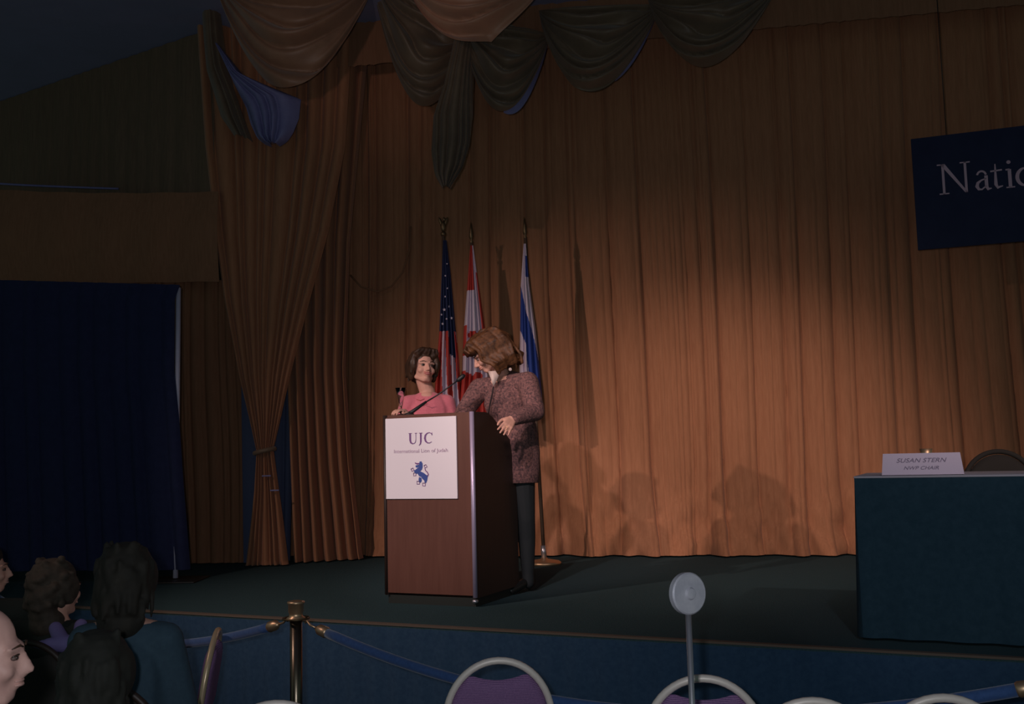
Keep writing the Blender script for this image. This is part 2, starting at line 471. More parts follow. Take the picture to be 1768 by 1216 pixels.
# tied-back drape
td = thing('tied_drape', at(458, 968, 8.6), 'brown drape gathered and tied at knee height left of the lectern', 'curtain')
def gat(t): return 1.0 - 0.55 * t
mb = drape([(338, 20), (352, 250), (368, 400), (386, 520), (412, 650), (432, 730), (443, 778)],
           [(610, 20), (596, 250), (566, 400), (528, 540), (500, 650), (482, 730), (471, 778)], 8.60, 8.60, 11, 0.075, 8, 150, 60, False, gat)
mb.build('upper_drape', M['curtain'], td)
mb = drape([(443, 776), (438, 850), (422, 985)], [(471, 776), (484, 870), (498, 985)], 8.60, 8.60, 7, 0.05, 9, 100, 24)
mb.build('drape_tail', M['curtain'], td)
tp = at(457, 779, 8.60)
ring = [tp + Vector((0.082 * math.cos(a), 0.075 * math.sin(a), 0.018 * math.cos(a))) for a in [2 * PI * k / 20 for k in range(20)]]
MB().tube(ring, 0.020, 8, closed=True).build('tie_band', M['swag_dark'], td)
for px, py in ((460, 822), (474, 847)):
    MB().box(at(px, py, 8.52), (0.075, 0.012, 0.012), bev=0.003).build('tassel_clip', M['lining'], td)

# left front wall dressed with dark cloth, and the brown band valance
mb = MB()
fz = pleats(31, 30, 0.5)
def lw(s, t):
    X = lerp(-7.0, -2.55, s); Y = 8.76 + (X + 2.82) * (10.2 - 8.76) / (-5.16 + 2.82)
    return Vector((X, Y - 0.03 * fz(s) * (0.4 + 0.6 * t), lerp(CEIL - 0.01, 1.63 + 1.6, t)))
mb.grid(lw, 150, 6)
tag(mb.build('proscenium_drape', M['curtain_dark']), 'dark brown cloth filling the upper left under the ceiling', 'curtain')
mb = MB()
def band(s, t):
    px = lerp(-160, 378, s); Yb = lerp(9.3, 8.53, s)
    top = 331 + 8 * math.sin(PI * min(1, max(0, s))) - 14 * (1 - s)
    bot = 486 + 3 * math.sin(3 * s)
    q = at(px, lerp(top, bot, t), Yb)
    q.y -= 0.05 * math.sin(PI * t) + 0.012 * math.sin(s * 40 + t * 2)
    return q
mb.grid(band, 90, 10)
vb = thing('band_valance', at(180, 486, 9.0), 'wide flat brown cloth band above the blue drape', 'valance')
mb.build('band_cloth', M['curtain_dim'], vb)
pts = [at(lerp(-40, 205, k / 12), 312 + 13 * (k / 12) ** 0.6 + 1, 9.02) for k in range(13)]
MB().tube(pts, 0.010, 6).build('blue_piping', M['lining'], vb)
# pleated curtain below the band
mb = drape([(-120, 488), (-110, 985)], [(430, 484), (435, 975)], 9.15, 8.85, 34, 0.035, 12, 220, 12)
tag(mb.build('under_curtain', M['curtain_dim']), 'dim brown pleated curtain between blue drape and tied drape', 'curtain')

# pelmet added behind the swags to cover the ceiling and darken the curtain top
mb = MB(); fp = pleats(71, 60, 0.6)
mb.grid(lambda s_, t_: Vector((lerp(-2.75, 6.3, s_), 8.80 - 0.17 * (lerp(-2.75, 6.3, s_) + 2.6) - 0.02 * fp(s_), lerp(CEIL - 0.01, 5.05, t_))), 260, 4)
tag(mb.build('added_pelmet', M['curtain_dim']), 'added dark brown pelmet under the ceiling behind the swags', 'valance')
# swagged valance
def swag(A, B, bot, Y, nfold, m, name, parent, top_sag=0.0, skew=0.0, depth=0.22):
    """A, B, bot are measured points: the two hung corners and the lowest point"""
    mb = MB(); kb = (bot[0] - A[0]) / (B[0] - A[0])
    def fn(u, v):
        # fabric line v (0 top .. 1 hem), u along it
        ub = u ** (math.log(0.5) / math.log(min(max(kb, 0.15), 0.85)))
        sagpx = lerp(top_sag, 1.0, v)
        base = (lerp(A[0], B[0], u), lerp(A[1], B[1], u))
        full = bot[1] - lerp(A[1], B[1], kb)
        sg = (math.sin(PI * ub) ** 0.85)
        px, py = base[0], base[1] + sagpx * full * sg
        q = at(px, py, Y)
        ph = v * nfold + 0.45 * math.sin(3 * u + v * 5 + A[0]) + 0.2 * math.sin(9 * u + v * 11)
        fold = abs(math.sin(PI * ph)) ** 0.7
        q.y -= sg * (depth * math.sin(PI * (0.15 + 0.75 * v)) + (0.11 + 0.05 * math.sin(v * 17 + A[0])) * fold) + 0.02
        return q
    mb.grid(fn, 48, nfold * 10)
    mb.build(name, m, parent)
    return fn
def ribbon(fn, u0, u1, w_, name, m, parent):
    mb = MB()
    mb.grid(lambda u, v: Vector(fn(lerp(u0, u1, u), 1.0)) + Vector((0, 0.03 + 0.02 * v, 0.01 - v * w_ * math.sin(PI * min(1, max(0, 0.03 + 0.94 * u))))), 30, 4)
    return mb.build(name, m, parent)
def jabot(left, right, Y, nf, amp, m, name, parent, seed):
    f = pleats(seed, nf, 0.6); mb = MB()
    def fn(s, t):
        pyl = lerp(left[0][1], left[-1][1], t); pyr = lerp(right[0][1], right[-1][1], t)
        q = at(poly(left, pyl), pyl, Y).lerp(at(poly(right, pyr), pyr, Y), s)
        q.y -= amp * (0.3 + 0.7 * t) * f(min(1, max(0, s + 0.05 * math.sin(6 * t)))) + 0.08 * math.sin(PI * s)
        return q
    mb.grid(fn, 60, 36)
    return mb.build(name, m, parent)

sv = thing('swag_valance', at(500, 20, 8.1), 'bronze swag with slate-blue lining tail at the upper left', 'valance')
swag((362, -60), (652, -40), (505, 168), 8.05, 7, M['swag'], 'swag', sv, 0.05)
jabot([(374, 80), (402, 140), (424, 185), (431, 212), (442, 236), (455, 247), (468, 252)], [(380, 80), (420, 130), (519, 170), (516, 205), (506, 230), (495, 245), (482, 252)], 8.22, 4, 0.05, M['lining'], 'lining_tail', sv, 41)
jabot([(348, 20), (356, 120), (380, 200), (404, 235)], [(380, 20), (392, 120), (420, 200), (436, 245)], 8.34, 3, 0.05, M['swag_dark'], 'side_fold', sv, 42)
sv2 = thing('swag_valance', at(830, 20, 7.6), 'bronze swag in a lit copper rose tone at the top, left of centre', 'valance')
swag((700, -40), (965, -60), (815, 92), 7.55, 5, M['swag_lit'], 'swag', sv2, 0.05)
sv3 = thing('swag_valance', at(900, 20, 8.1), 'bronze swags in a shaded dark tone with long gathered tail above the flags', 'valance')
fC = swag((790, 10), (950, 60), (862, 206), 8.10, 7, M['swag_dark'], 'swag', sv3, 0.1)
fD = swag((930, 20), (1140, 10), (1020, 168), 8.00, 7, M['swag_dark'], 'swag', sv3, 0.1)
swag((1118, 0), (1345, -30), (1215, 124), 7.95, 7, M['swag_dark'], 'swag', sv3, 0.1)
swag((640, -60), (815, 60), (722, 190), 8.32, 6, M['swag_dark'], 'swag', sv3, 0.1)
jabot([(786, 60), (766, 150), (748, 200), (744, 260), (750, 300), (764, 325)], [(822, 60), (818, 130), (816, 200), (812, 250), (800, 292), (778, 327)], 7.98, 6, 0.07, M['swag_dark'], 'gathered_tail', sv3, 44)
ribbon(fC, 0.50, 0.97, 0.075, 'blue_lining_edge', M['lining'], sv3)
ribbon(fD, 0.62, 0.98, 0.035, 'blue_lining_edge', M['lining'], sv3)

# ------------------------------------------------------------------ pipe and drape
pd = thing('pipe_and_drape', atz(303, 1003, SZ), 'royal blue drape on a white upright pipe at the left', 'drape')
pb = pd.location.copy()
ptop = at(308, 497, pb.y)
MB().tube([pb + Vector((0, 0, 0.02)), ptop], 0.019, 12).build('upright_pipe', M['white_pipe'], pd)
MB().box(pb + Vector((0, 0, 0.006)), (0.40, 0.40, 0.012), bev=0.003).build('base_plate', M['black'], pd)
cl = at(-140, 483, 8.05)
MB().tube([ptop + Vector((0, 0.02, -0.05)), cl + Vector((0, 0.02, -0.05))], 0.016, 10).build('crossbar', M['white_pipe'], pd)
f = pleats(51, 16, 0.6); mb = MB()
def bd(s, t):
    L = at(-130, lerp(480, 988, t), 7.98); R = at(poly([(310, 492), (301, 512), (300, 640), (308, 720), (315, 830), (327, 984)], lerp(492, 984, t)), lerp(492, 984, t), pb.y - 0.045)
    q = L.lerp(R, s); q.y -= 0.03 * f(s) * (0.4 + 0.6 * t)
    if q.z < SZ + 0.03: q.z = SZ + 0.03
    return q
mb.grid(bd, 150, 20); mb.build('drape_cloth', M['blue_drape'], pd)

# ------------------------------------------------------------------ text helpers
def text_mesh(txt, size, shear=0.0):
    cu = bpy.data.curves.new('t', 'FONT'); cu.body = txt; cu.size = size; cu.extrude = 0.0006; cu.align_x = 'CENTER'; cu.shear = shear
    o = bpy.data.objects.new('t', cu); C.objects.link(o)
    dg = bpy.context.evaluated_depsgraph_get(); dg.update()
    me = bpy.data.meshes.new_from_object(o.evaluated_get(dg))
    mb = MB(); mb.add([v.co.copy() for v in me.vertices], [tuple(p.vertices) for p in me.polygons])
    bpy.data.objects.remove(o); bpy.data.curves.remove(cu); bpy.data.meshes.remove(me)
    return mb
def stroke(mb, pts, ws, th=0.001, m=0):
    """flat pen stroke in the XY plane with a width per point"""
    n = len(pts); L, R = [], []
    for i in range(n):
        a = Vector(pts[max(i - 1, 0)]); b = Vector(pts[min(i + 1, n - 1)]); d = (b - a).normalized(); nn = Vector((-d.y, d.x))
        p_ = Vector(pts[i]); wv = ws[i] if hasattr(ws, '__len__') else ws
        L.append(p_ + nn * wv / 2); R.append(p_ - nn * wv / 2)
    for i in range(n - 1):
        q = [L[i], R[i], R[i + 1], L[i + 1]]
        mb.prism([(v.x, v.y) for v in q], 0, th, m=m)
def arc(cx, cy, rx, ry, a0, a1, n=14):
    return [(cx + rx * math.cos(math.radians(lerp(a0, a1, k / n))), cy + ry * math.sin(math.radians(lerp(a0, a1, k / n)))) for k in range(n + 1)]
def penw(a0, a1, thick, thin, n=14, ax=0):
    return [lerp(thin, thick, abs(math.cos(math.radians(lerp(a0, a1, k / n) + ax)))) for k in range(n + 1)]
def basis(o, ex, ey):
    ex = Vector(ex).normalized(); ey = Vector(ey); ey = (ey - ex * ey.dot(ex)).normalized(); ez = ex.cross(ey)
    m = Matrix((ex, ey, ez)).transposed().to_4x4(); m.translation = Vector(o); return m

# ------------------------------------------------------------------ banner
b0 = at(1585, 432, 7.5)                     # lower left corner
bdir = Vector((math.cos(math.radians(-20)), math.sin(math.radians(-20)), 0))
bh = at(1570, 240, 7.5).z - b0.z
BW = 2.6
ban = thing('hanging_banner', b0 + bdir * BW / 2, 'navy banner with pale serif lettering hung before the curtain', 'banner')
BM = basis(b0, bdir, (0, 0, 1))
mb = MB()
mb.box((BW / 2, bh / 2, -0.012), (BW, bh, 0.02), bev=0.004); mb.xform(BM)
mb.build('banner_board', M['banner'], ban, smooth='auto')
for x in (0.25, BW - 0.25):
    MB().tube([BM @ Vector((x, bh, -0.01)), Vector((*(BM @ Vector((x, bh, -0.01))).xy, CEIL))], 0.003, 6).build('hanging_wire', M['black'], ban)
# serif letters, unit = cap height
def put(draw, ox, name, k):
    mb = MB(); draw(mb)
    mb.v = [((ox + v[0]) * k + LX, v[1] * k + LY, v[2]) for v in mb.v]
    mb.xform(BM); return mb.build(name, M['banner_text'], ban, smooth=False)
def dN(b):
    stroke(b, [(0.14, 0.0), (0.14, 1.0)], 0.075); stroke(b, [(0.80, 0.0), (0.80, 1.0)], 0.075)
    b.prism([(0.06, 1.0), (0.20, 1.0), (0.84, 0.0), (0.76, 0.0)], 0, 0.001)
    stroke(b, [(0.0, 0.02), (0.29, 0.02)], 0.04); stroke(b, [(-0.03, 0.98), (0.2, 0.98)], 0.04); stroke(b, [(0.65, 0.98), (0.95, 0.98)], 0.04)
def da(b):
    stroke(b, [(0.36, 0.48), (0.36, 0.12), (0.40, 0.03), (0.50, 0.05)], [0.10, 0.10, 0.09, 0.03])
    stroke(b, arc(0.23, 0.48, 0.13, 0.15, 10, 165), 0.06)
    stroke(b, [(0.36, 0.38), (0.22, 0.34), (0.11, 0.26), (0.08, 0.15), (0.13, 0.05), (0.22, 0.04), (0.36, 0.15)], [0.04, 0.05, 0.09, 0.11, 0.08, 0.05, 0.04])
def dt(b):
    stroke(b, [(0.17, 0.82), (0.16, 0.15), (0.21, 0.05), (0.36, 0.09)], [0.03, 0.10, 0.09, 0.03]); stroke(b, [(0.02, 0.59), (0.36, 0.61)], 0.05)
def di(b):
    stroke(b, [(0.15, 0.02), (0.15, 0.60)], 0.10); stroke(b, [(0.03, 0.02), (0.28, 0.02)], 0.04); stroke(b, [(0.04, 0.59), (0.16, 0.60)], 0.05)
    b.prism(arc(0.14, 0.83, 0.06, 0.06, 0, 345, 12), 0, 0.001)
def do(b):
    stroke(b, arc(0.30, 0.31, 0.24, 0.28, 0, 360, 28), penw(0, 360, 0.11, 0.05, 28))
pl = at(1622, 339, 7.48)                    # foot of the N
loc = BM.inverted() @ pl
LX, LY = loc.x, loc.y
KN = 0.232
for d, ox, nm in ((dN, 0.0, 'letter'), (da, 1.03, 'letter'), (dt, 1.50, 'letter'), (di, 1.92, 'letter'), (do, 2.22, 'letter')):
    put(d, ox, nm, KN)
gl = at(1718, 413, 7.44)
tag(MB().lathe([(0.002, -0.012), (0.014, -0.006), (0.016, 0.0), (0.014, 0.006), (0.002, 0.012)], gl, 12).build('gold_light_dot', M['brass'], ban))  # small gold light, drawn as a brass disc

# ------------------------------------------------------------------ lectern
corner = atz(824, 1049, SZ)                 # front right foot
LW, LD, LH = 0.625, 0.60, 1.14
lec = thing('lectern', corner - E1 * LW / 2 + E2 * LD / 2, 'red-brown wooden lectern with white sign and metal corner strip', 'lectern')
LM = basis(corner, E1, E2)                  # x along the front (negative = left), y upstage, z up
mb = MB().box((-LW / 2, LD / 2 - 0.01, 0.025), (LW - 0.03, LD - 0.05, 0.05)); mb.xform(LM); mb.build('plinth', M['plinth'], lec, smooth=False)
prof = [(0.0, 0.05), (LD, 0.05), (LD, LH - 0.20), (LD - 0.05, LH - 0.185), (LD - 0.34, LH - 0.025), (LD - 0.40, LH - 0.004), (LD - 0.44, LH), (0.0, LH)]
def side(x0, x1):
    b = MB(); n = len(prof)
    b.add([(x, y, z) for x in (x0, x1) for y, z in prof], [tuple(range(n)), tuple(range(2 * n - 1, n - 1, -1))] + [(i, n + i, n + (i + 1) % n, (i + 1) % n) for i in range(n)])
    return b.xform(LM)
side(-0.022, 0.0).build('side_panel', M['wood_dark'], lec, smooth=False)  # shade on the lectern sides is put into the darker colour
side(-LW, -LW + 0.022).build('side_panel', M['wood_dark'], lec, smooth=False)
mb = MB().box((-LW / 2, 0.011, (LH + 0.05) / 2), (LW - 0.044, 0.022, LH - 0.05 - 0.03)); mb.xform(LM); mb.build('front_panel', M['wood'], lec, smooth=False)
mb = MB().box((-LW / 2, 0.09, LH - 0.012), (LW - 0.044, 0.16, 0.022)); mb.xform(LM); mb.build('top_ledge', M['wood'], lec, smooth=False)
a = math.atan2(-0.16, 0.29)
mb = MB().box((-LW / 2, LD - 0.21, LH - 0.13), (LW - 0.044, 0.36, 0.018), Matrix.Rotation(a, 3, 'X')); mb.xform(LM); mb.build('reading_desk', M['wood_dark'], lec, smooth=False)
mb = MB().box((-LW / 2, LD * 0.45, 0.45), (LW - 0.044, LD * 0.8, 0.02)); mb.xform(LM); mb.build('shelf', M['wood_dark'], lec, smooth=False)
mb = MB().tube([(-0.010, -0.002, 0.055), (-0.010, -0.002, LH)], 0.014, 14); mb.xform(LM); mb.build('corner_strip', M['strip'], lec)
mb = MB().tube([(-LW + 0.010, -0.0, 0.055), (-LW + 0.010, -0.0, LH)], 0.010, 12); mb.xform(LM); mb.build('corner_strip', M['wood_dark'], lec)
mb = MB().lathe([(0.010, -0.004), (0.018, 0.0), (0.018, 0.012), (0.010, 0.016)], (-0.012, 0.0, 0.028), 14); mb.xform(LM); mb.build('glide_foot', M['chrome'], lec)

# sign board on the lectern
SW, SH = 0.492, 0.490
SX0, SZ1 = -LW + 0.022, LH - 0.022
sgn = thing('lectern_sign', LM @ Vector((SX0 + SW / 2, -0.010, SZ1 - SH)), 'white sign board with purple letters and blue lion on the lectern', 'sign')
mb = MB().box((SX0 + SW / 2, -0.006, SZ1 - SH / 2), (SW, 0.010, SH), bev=0.0015); mb.xform(LM); mb.build('sign_board', M['sign'], sgn, smooth=False)
SG = LM @ basis((SX0, -0.0125, SZ1 - SH), (1, 0, 0), (0, 0, 1))      # sign plane, origin lower left
# measurements of the printed marks in the sign's own proportions
def sp(cx, cy): return ((cx - 78) / 892 * SW, (1125 - cy) / (1125 - 120) * SH)
def letter(draw):
    b = MB(); draw(b); b.xform(SG); b.build('letter', M['ink_purple'], sgn, smooth=False)
kx = SW / 892
def dU(b):
    stroke(b, [sp(398, 315), sp(398, 400), sp(405, 428), sp(425, 443), sp(450, 440), sp(466, 420), sp(470, 390), sp(470, 315)], [22 * kx, 22 * kx, 20 * kx, 12 * kx, 7 * kx, 7 * kx, 6 * kx, 6 * kx])
    stroke(b, [sp(378, 314), sp(420, 314)], 6 * kx); stroke(b, [sp(458, 314), sp(486, 314)], 6 * kx)
def dJ(b):
    stroke(b, [sp(532, 314), sp(532, 420), sp(525, 450), sp(508, 468)], [20 * kx, 20 * kx, 14 * kx, 5 * kx]); stroke(b, [sp(510, 314), sp(553, 314)], 6 * kx)
def dC(b):
    stroke(b, [sp(672, 345), sp(664, 322), sp(640, 312), sp(612, 320), sp(590, 345), sp(584, 380), sp(592, 415), sp(614, 438), sp(642, 440), sp(668, 425)], [5 * kx, 8 * kx, 8 * kx, 13 * kx, 20 * kx, 24 * kx, 20 * kx, 12 * kx, 8 * kx, 5 * kx])
    stroke(b, [sp(673, 312), sp(673, 348)], 5 * kx)
for d in (dU, dJ, dC): letter(d)
tm = text_mesh('International Lion of Judah', 0.0275)
xs = [v[0] for v in tm.v]; wd = max(xs) - min(xs); want = (865 - 190) * kx
tm.v = [((v[0] - min(xs)) * want / wd + sp(190, 0)[0], v[1] * 1.15 + sp(0, 555)[1], 0.0005) for v in tm.v]
tm.xform(SG).build('lettering', M['ink_pale'], sgn, smooth=False)
lion = MB()
def pg(pts, m=0): lion.prism([sp(*q) for q in pts][::-1], 0, 0.001, m=m)
def fan(pts, c, m=0):
    c2 = sp(*c)
    for p0, p1 in zip(pts, pts[1:] + pts[:1]):
        lion.prism([c2, sp(*p1), sp(*p0)], 0, 0.001, m=m)
fan([(512, 668), (535, 663), (549, 690), (550, 735), (540, 765), (512, 792), (470, 818), (448, 800), (436, 776), (458, 768), (478, 752), (498, 735), (506, 700)], (512, 755))
pg([(452, 676), (480, 684), (505, 682), (506, 700), (480, 702), (455, 690)], 1)
pg([(462, 712), (500, 706), (500, 728), (478, 742), (462, 734)])
fan([(484, 812), (520, 786), (560, 806), (612, 846), (606, 892), (590, 932), (574, 930), (568, 900), (545, 880), (530, 856), (505, 846)], (552, 842))
fan([(503, 856), (532, 866), (536, 905), (520, 928), (500, 918), (497, 885)], (515, 892))
stroke(lion, [sp(*q) for q in ((608, 848), (620, 825), (606, 798), (585, 778), (576, 745))], [16 * kx, 12 * kx, 11 * kx, 10 * kx, 8 * kx], m=1)
def sq(pts):
    q = [sp(*x) for x in pts]; stroke(lion, q + [q[0], q[1]], 8 * kx, m=1)
sq([(566, 718), (590, 706), (606, 734), (582, 746)]); sq([(402, 758), (428, 744), (442, 772), (416, 786)])
sq([(434, 806), (462, 804), (465, 840), (436, 842)]); sq([(476, 908), (508, 908), (508, 944), (476, 944)]); sq([(546, 932), (580, 932), (580, 966), (546, 966)])
lion.xform(SG).build('lion_emblem', [M['ink_blue'], M['ink_purple']], sgn, smooth=False)

# gooseneck microphone on the lectern
mp = LM @ Vector((-LW + 0.20, 0.10, LH))
q0 = at(712, 711, mp.y); q1 = at(736, 694, mp.y); q2 = at(770, 672, mp.y - 0.02); q3 = at(792, 656, mp.y - 0.02); q4 = at(799, 650, mp.y - 0.02)
mic = thing('lectern_microphone', Vector((q0.x - 0.03, q0.y, mp.z)), 'black gooseneck microphone slanting up from the lectern', 'microphone')
bz = mp.z
MB().lathe([(0.030, 0), (0.030, 0.008), (0.016, 0.014)], (q0.x - 0.02, q0.y, bz), 16).build('mount', M['black'], mic)
MB().tube([(q0.x - 0.02, q0.y, bz + 0.01), q0, q1], [0.012, 0.012, 0.008], 10).build('stem', M['black'], mic)
MB().tube([q1, q1.lerp(q2, 0.5) + Vector((0, 0, -0.003)), q2, q3], 0.0045, 8).build('gooseneck', M['black'], mic)
MB().tube([q3.lerp(q2, 0.15), q3, q4, q4 + (q4 - q3) * 0.5], [0.007, 0.014, 0.015, 0.008], 12).build('microphone_head', M['black'], mic)

# flared glass on the lectern
gpos = LM @ Vector((-LW + 0.075, 0.09, LH))
mb = MB().lathe([(0.030, 0), (0.030, 0.004), (0.006, 0.010), (0.006, 0.045), (0.010, 0.06), (0.020, 0.12), (0.034, 0.172), (0.032, 0.172), (0.018, 0.12), (0.007, 0.062), (0.002, 0.058)], gpos, 24)
tag(mb.build('flared_glass', M['glass']), 'tall clear flared glass at the left end of the lectern', 'glass')

# ------------------------------------------------------------------ table on stage
tc0 = stage(0, 0)  # placeholder for readability
tl = atz(1476, 823, SZ + 0.74)              # front left corner of the top
TW, TD, TH = 1.83, 0.60, 0.74
TM = basis(Vector((tl.x, tl.y, SZ)), E1, E2)
tab = thing('draped_table', TM @ Vector((TW / 2, TD / 2, 0)), 'long table under a navy floor-length cloth at the right', 'table')
mb = MB().box((TW / 2, TD / 2, TH - 0.035), (TW - 0.04, TD - 0.04, 0.03)); mb.xform(TM); mb.build('table_top', M['wood_dark'], tab, smooth=False)
for x in (0.1, TW - 0.1):
    for y in (0.08, TD - 0.08):
        mb = MB().tube([(x, y, 0), (x, y, TH - 0.05)], 0.014, 8); mb.xform(TM); mb.build('leg', M['black'], tab)
cloth = MB()
def perim(u):
    P = 2 * (TW + TD); d = u * P
    if d < TW: return Vector((d, 0)), Vector((0, -1))
    d -= TW
    if d < TD: return Vector((TW, d)), Vector((1, 0))
    d -= TD
    if d < TW: return Vector((TW - d, TD)), Vector((0, 1))
    d -= TW
    return Vector((0, TD - d)), Vector((-1, 0))
def cf(u, v):
    p_, n_ = perim(u % 1.0)
    cx = Vector((TW / 2, TD / 2)); k = (p_ - cx).normalized()
    out = 0.012 * v + 0.010 * v * (1 + math.sin(u * 2 * PI * 26 + math.sin(u * 40)))
    q = p_ + n_ * out + k * 0.004
    return TM @ Vector((q.x, q.y, lerp(TH - 0.012 * (1 - min(1, v * 12)) * 0, 0.012, v)))
cloth.grid(cf, 520, 10)
ct = thing('tablecloth', TM @ Vector((TW / 2, TD / 2, 0)), 'navy floor-length cloth over the table on the stage', 'tablecloth')
cloth.build('cloth_skirt', M['navy_cloth'], ct)
mb = MB().box((TW / 2, TD / 2, TH - 0.004), (TW + 0.012, TD + 0.012, 0.010), bev=0.004); mb.xform(TM); mb.build('cloth_top', M['linen'], ct, smooth='auto')

# tent name card
cL, cR = atz(1518, 819, SZ + TH + 0.004), atz(1659, 815, SZ + TH + 0.004)
cL = TM @ Vector((0.115, 0.045, TH + 0.003)); 
cw = 0.35; chh = 0.098
crd = thing('name_card', cL + E1 * cw / 2 + E2 * 0.05, 'pale folded name card standing on the navy table', 'name card')
CMx = basis(cL, E1, E2)
mb = MB()
mb.add([(0, 0, 0), (cw, 0, 0), (cw - 0.012, 0.045, chh), (0.006, 0.045, chh), (0, 0.10, 0), (cw, 0.10, 0)], [(0, 1, 2, 3), (3, 2, 5, 4), (0, 4, 5, 1), (0, 3, 4), (1, 5, 2)])
mb.xform(CMx); mb.build('card', M['card'], crd, smooth=False)
ang = Vector((0, 0.045, chh)).normalized()
CT = CMx @ basis(Vector((0, -0.0014, 0)), (1, 0, 0), ang)
for txt, y0, size, wid in (('SUSAN STERN', 0.062, 0.030, 0.215), ('NWP CHAIR', 0.026, 0.024, 0.150)):
    t_ = text_mesh(txt, size, 0.3); xs = [v[0] for v in t_.v]; k_ = wid / (max(xs) - min(xs))
    t_.v = [(v[0] * k_ + cw / 2 - 0.005, v[1] + y0, v[2]) for v in t_.v]
    t_.xform(CT).build('lettering', M['card_ink'], crd, smooth=False)
# small gold cup behind the card
gp = TM @ Vector((0.30, 0.30, TH + 0.002))
mb = MB().lathe([(0.026, 0), (0.028, 0.006), (0.010, 0.014), (0.008, 0.05), (0.022, 0.075), (0.030, 0.118), (0.027, 0.118), (0.018, 0.078), (0.002, 0.07)], gp, 18)
tag(mb.build('gold_cup', M['brass']), 'small gold cup glinting just above the name card', 'cup')

# ------------------------------------------------------------------ chairs
def make_chair(label, fm, um, name='banquet_chair', w_=0.42, h_=0.88, solid=False):
    """seat front towards +Y, back towards -Y; origin on the floor"""
    t = thing(name, (0, 0, 0), label, 'chair')
    zb = 0.47
    def yb(z): return -0.20 - (z - zb) * 0.16
    # arch of the back frame: legs run up, then a round top
    def arch(hw, ztop, rad):
        pts = []
        zs = ztop - hw * 1.12
        for z in (0.42, 0.5, zs - 0.06): pts.append((-hw * 0.94 if z < 0.5 else -hw, yb(z), z))
        for k in range(0, 25):
            a = PI - PI * k / 24
            z = zs + hw * 1.12 * math.sin(a); pts.append((hw * math.cos(a), yb(z), z))
        for z in (zs - 0.06, 0.5, 0.42): pts.append((hw * 0.94 if z < 0.5 else hw, yb(z), z))
        return pts
    hw = w_ / 2 - 0.012
    MB().tube(arch(hw, h_ - 0.012, 0.012), 0.0135, 10).build('back_frame', fm, t)
    # padded back with its scooped top
    inner = hw - 0.012
    pad = MB(); zs = h_ - 0.012 - hw * 1.12; NX, NZ = 24, 18
    def edge_top(x):
        k = abs(x) / inner
        arcz = zs + inner * 1.10 * math.sqrt(max(0, 1 - k * k))
        scoop = h_ if solid else h_ - 0.085 + 0.05 * k * k * 1.4
        return min(arcz, scoop)
    def pf(sgn_):
        def fn(u, v):
            x = lerp(-inner, inner, u) * 0.999; zt = edge_top(x); z = lerp(0.50, zt, v)
            th = 0.028 * (max(0, (1 - (2 * u - 1) ** 6)) * max(0, (1 - (2 * v - 1) ** 6))) ** 0.5
            return Vector((x, yb(z) + sgn_ * th, z))
        return fn
    pad.grid(pf(-1), NX, NZ); pad.grid(pf(1), NX, NZ)
    pad.build('back_pad', um, t)
    st = MB().box((0, 0.02, 0.455), (w_ - 0.01, 0.43, 0.07), bev=0.025); st.build('seat', um, t)
    MB().box((0, 0.02, 0.412), (w_ - 0.04, 0.40, 0.02)).build('seat_frame', fm, t, smooth=False)
    for sx in (-1, 1):
        MB().tube([(sx * hw * 0.94, yb(0.42), 0.43), (sx * hw * 0.98, -0.25, 0.005)], 0.0115, 8).build('leg', fm, t)
        MB().tube([(sx * (hw - 0.02), 0.20, 0.41), (sx * (hw - 0.005), 0.23, 0.005)], 0.0115, 8).build('leg', fm, t)
    return t
def put_chair(c, loc, rz, label=None, group=None, first=False):
    t = c if first else copy_tree(c)
    t.location = loc; t.rotation_euler = (0, 0, rz)
    if label: t['label'] = label
    if group: t['group'] = group
    return t
ch = make_chair('round-backed purple chair with pale metal frame below the lectern', M['frame'], M['uphol'])
G = 'audience banquet chairs'
def chair_at(px, py, ztop, rz, label, first=False, dy=0.0):
    p_ = atz(px, py, ztop); off = Matrix.Rotation(rz, 3, 'Z') @ Vector((0, 0.26, 0))
    return put_chair(ch, (p_.x + off.x, p_.y + off.y, 0), rz, label, G, first)
chair_at(860, 1135, 0.88, math.radians(4), 'round-backed purple chair with pale metal frame below the lectern', True)
chair_at(1213, 1165, 0.88, math.radians(-8), 'round-backed purple chair directly behind the grey disc stand')
chair_at(1628, 1198, 0.88, math.radians(-8), 'purple chair whose pale frame top peeks in at lower right')
chair_at(475, 1209, 0.88, math.radians(6), 'chair whose bright frame top peeks in below the rope post')
chair_at(1402, 1204, 0.88, math.radians(-6), 'chair whose thin pale frame shows right of the disc stand')
# chair turned edge-on next to the seated audience
cg = make_chair('purple chair with gold frame turned edge-on beside teal jacket', M['frame_gold'], M['uphol'])
p_ = atz(372, 1091, 0.88)
put_chair(cg, (p_.x - 0.28, p_.y + 0.06, 0), math.radians(99), None, G, True)
# dark chair behind the stage table
cs = make_chair('dark round-backed chair behind the navy table', M['uphol_dark'], M['uphol_dark'], w_=0.38, h_=0.845, solid=True)
q_ = at(1722, 779, 5.55)
off = Matrix.Rotation(PI + EA, 3, 'Z') @ Vector((0, 0.26, 0))
put_chair(cs, (q_.x + off.x, q_.y + off.y, SZ), PI + EA, None, None, True)
hb = MB().box((0, -0.292, 0.79), (0.075, 0.02, 0.014), bev=0.004).build('handle_slot', M['brass'], None)
hb.parent = cs

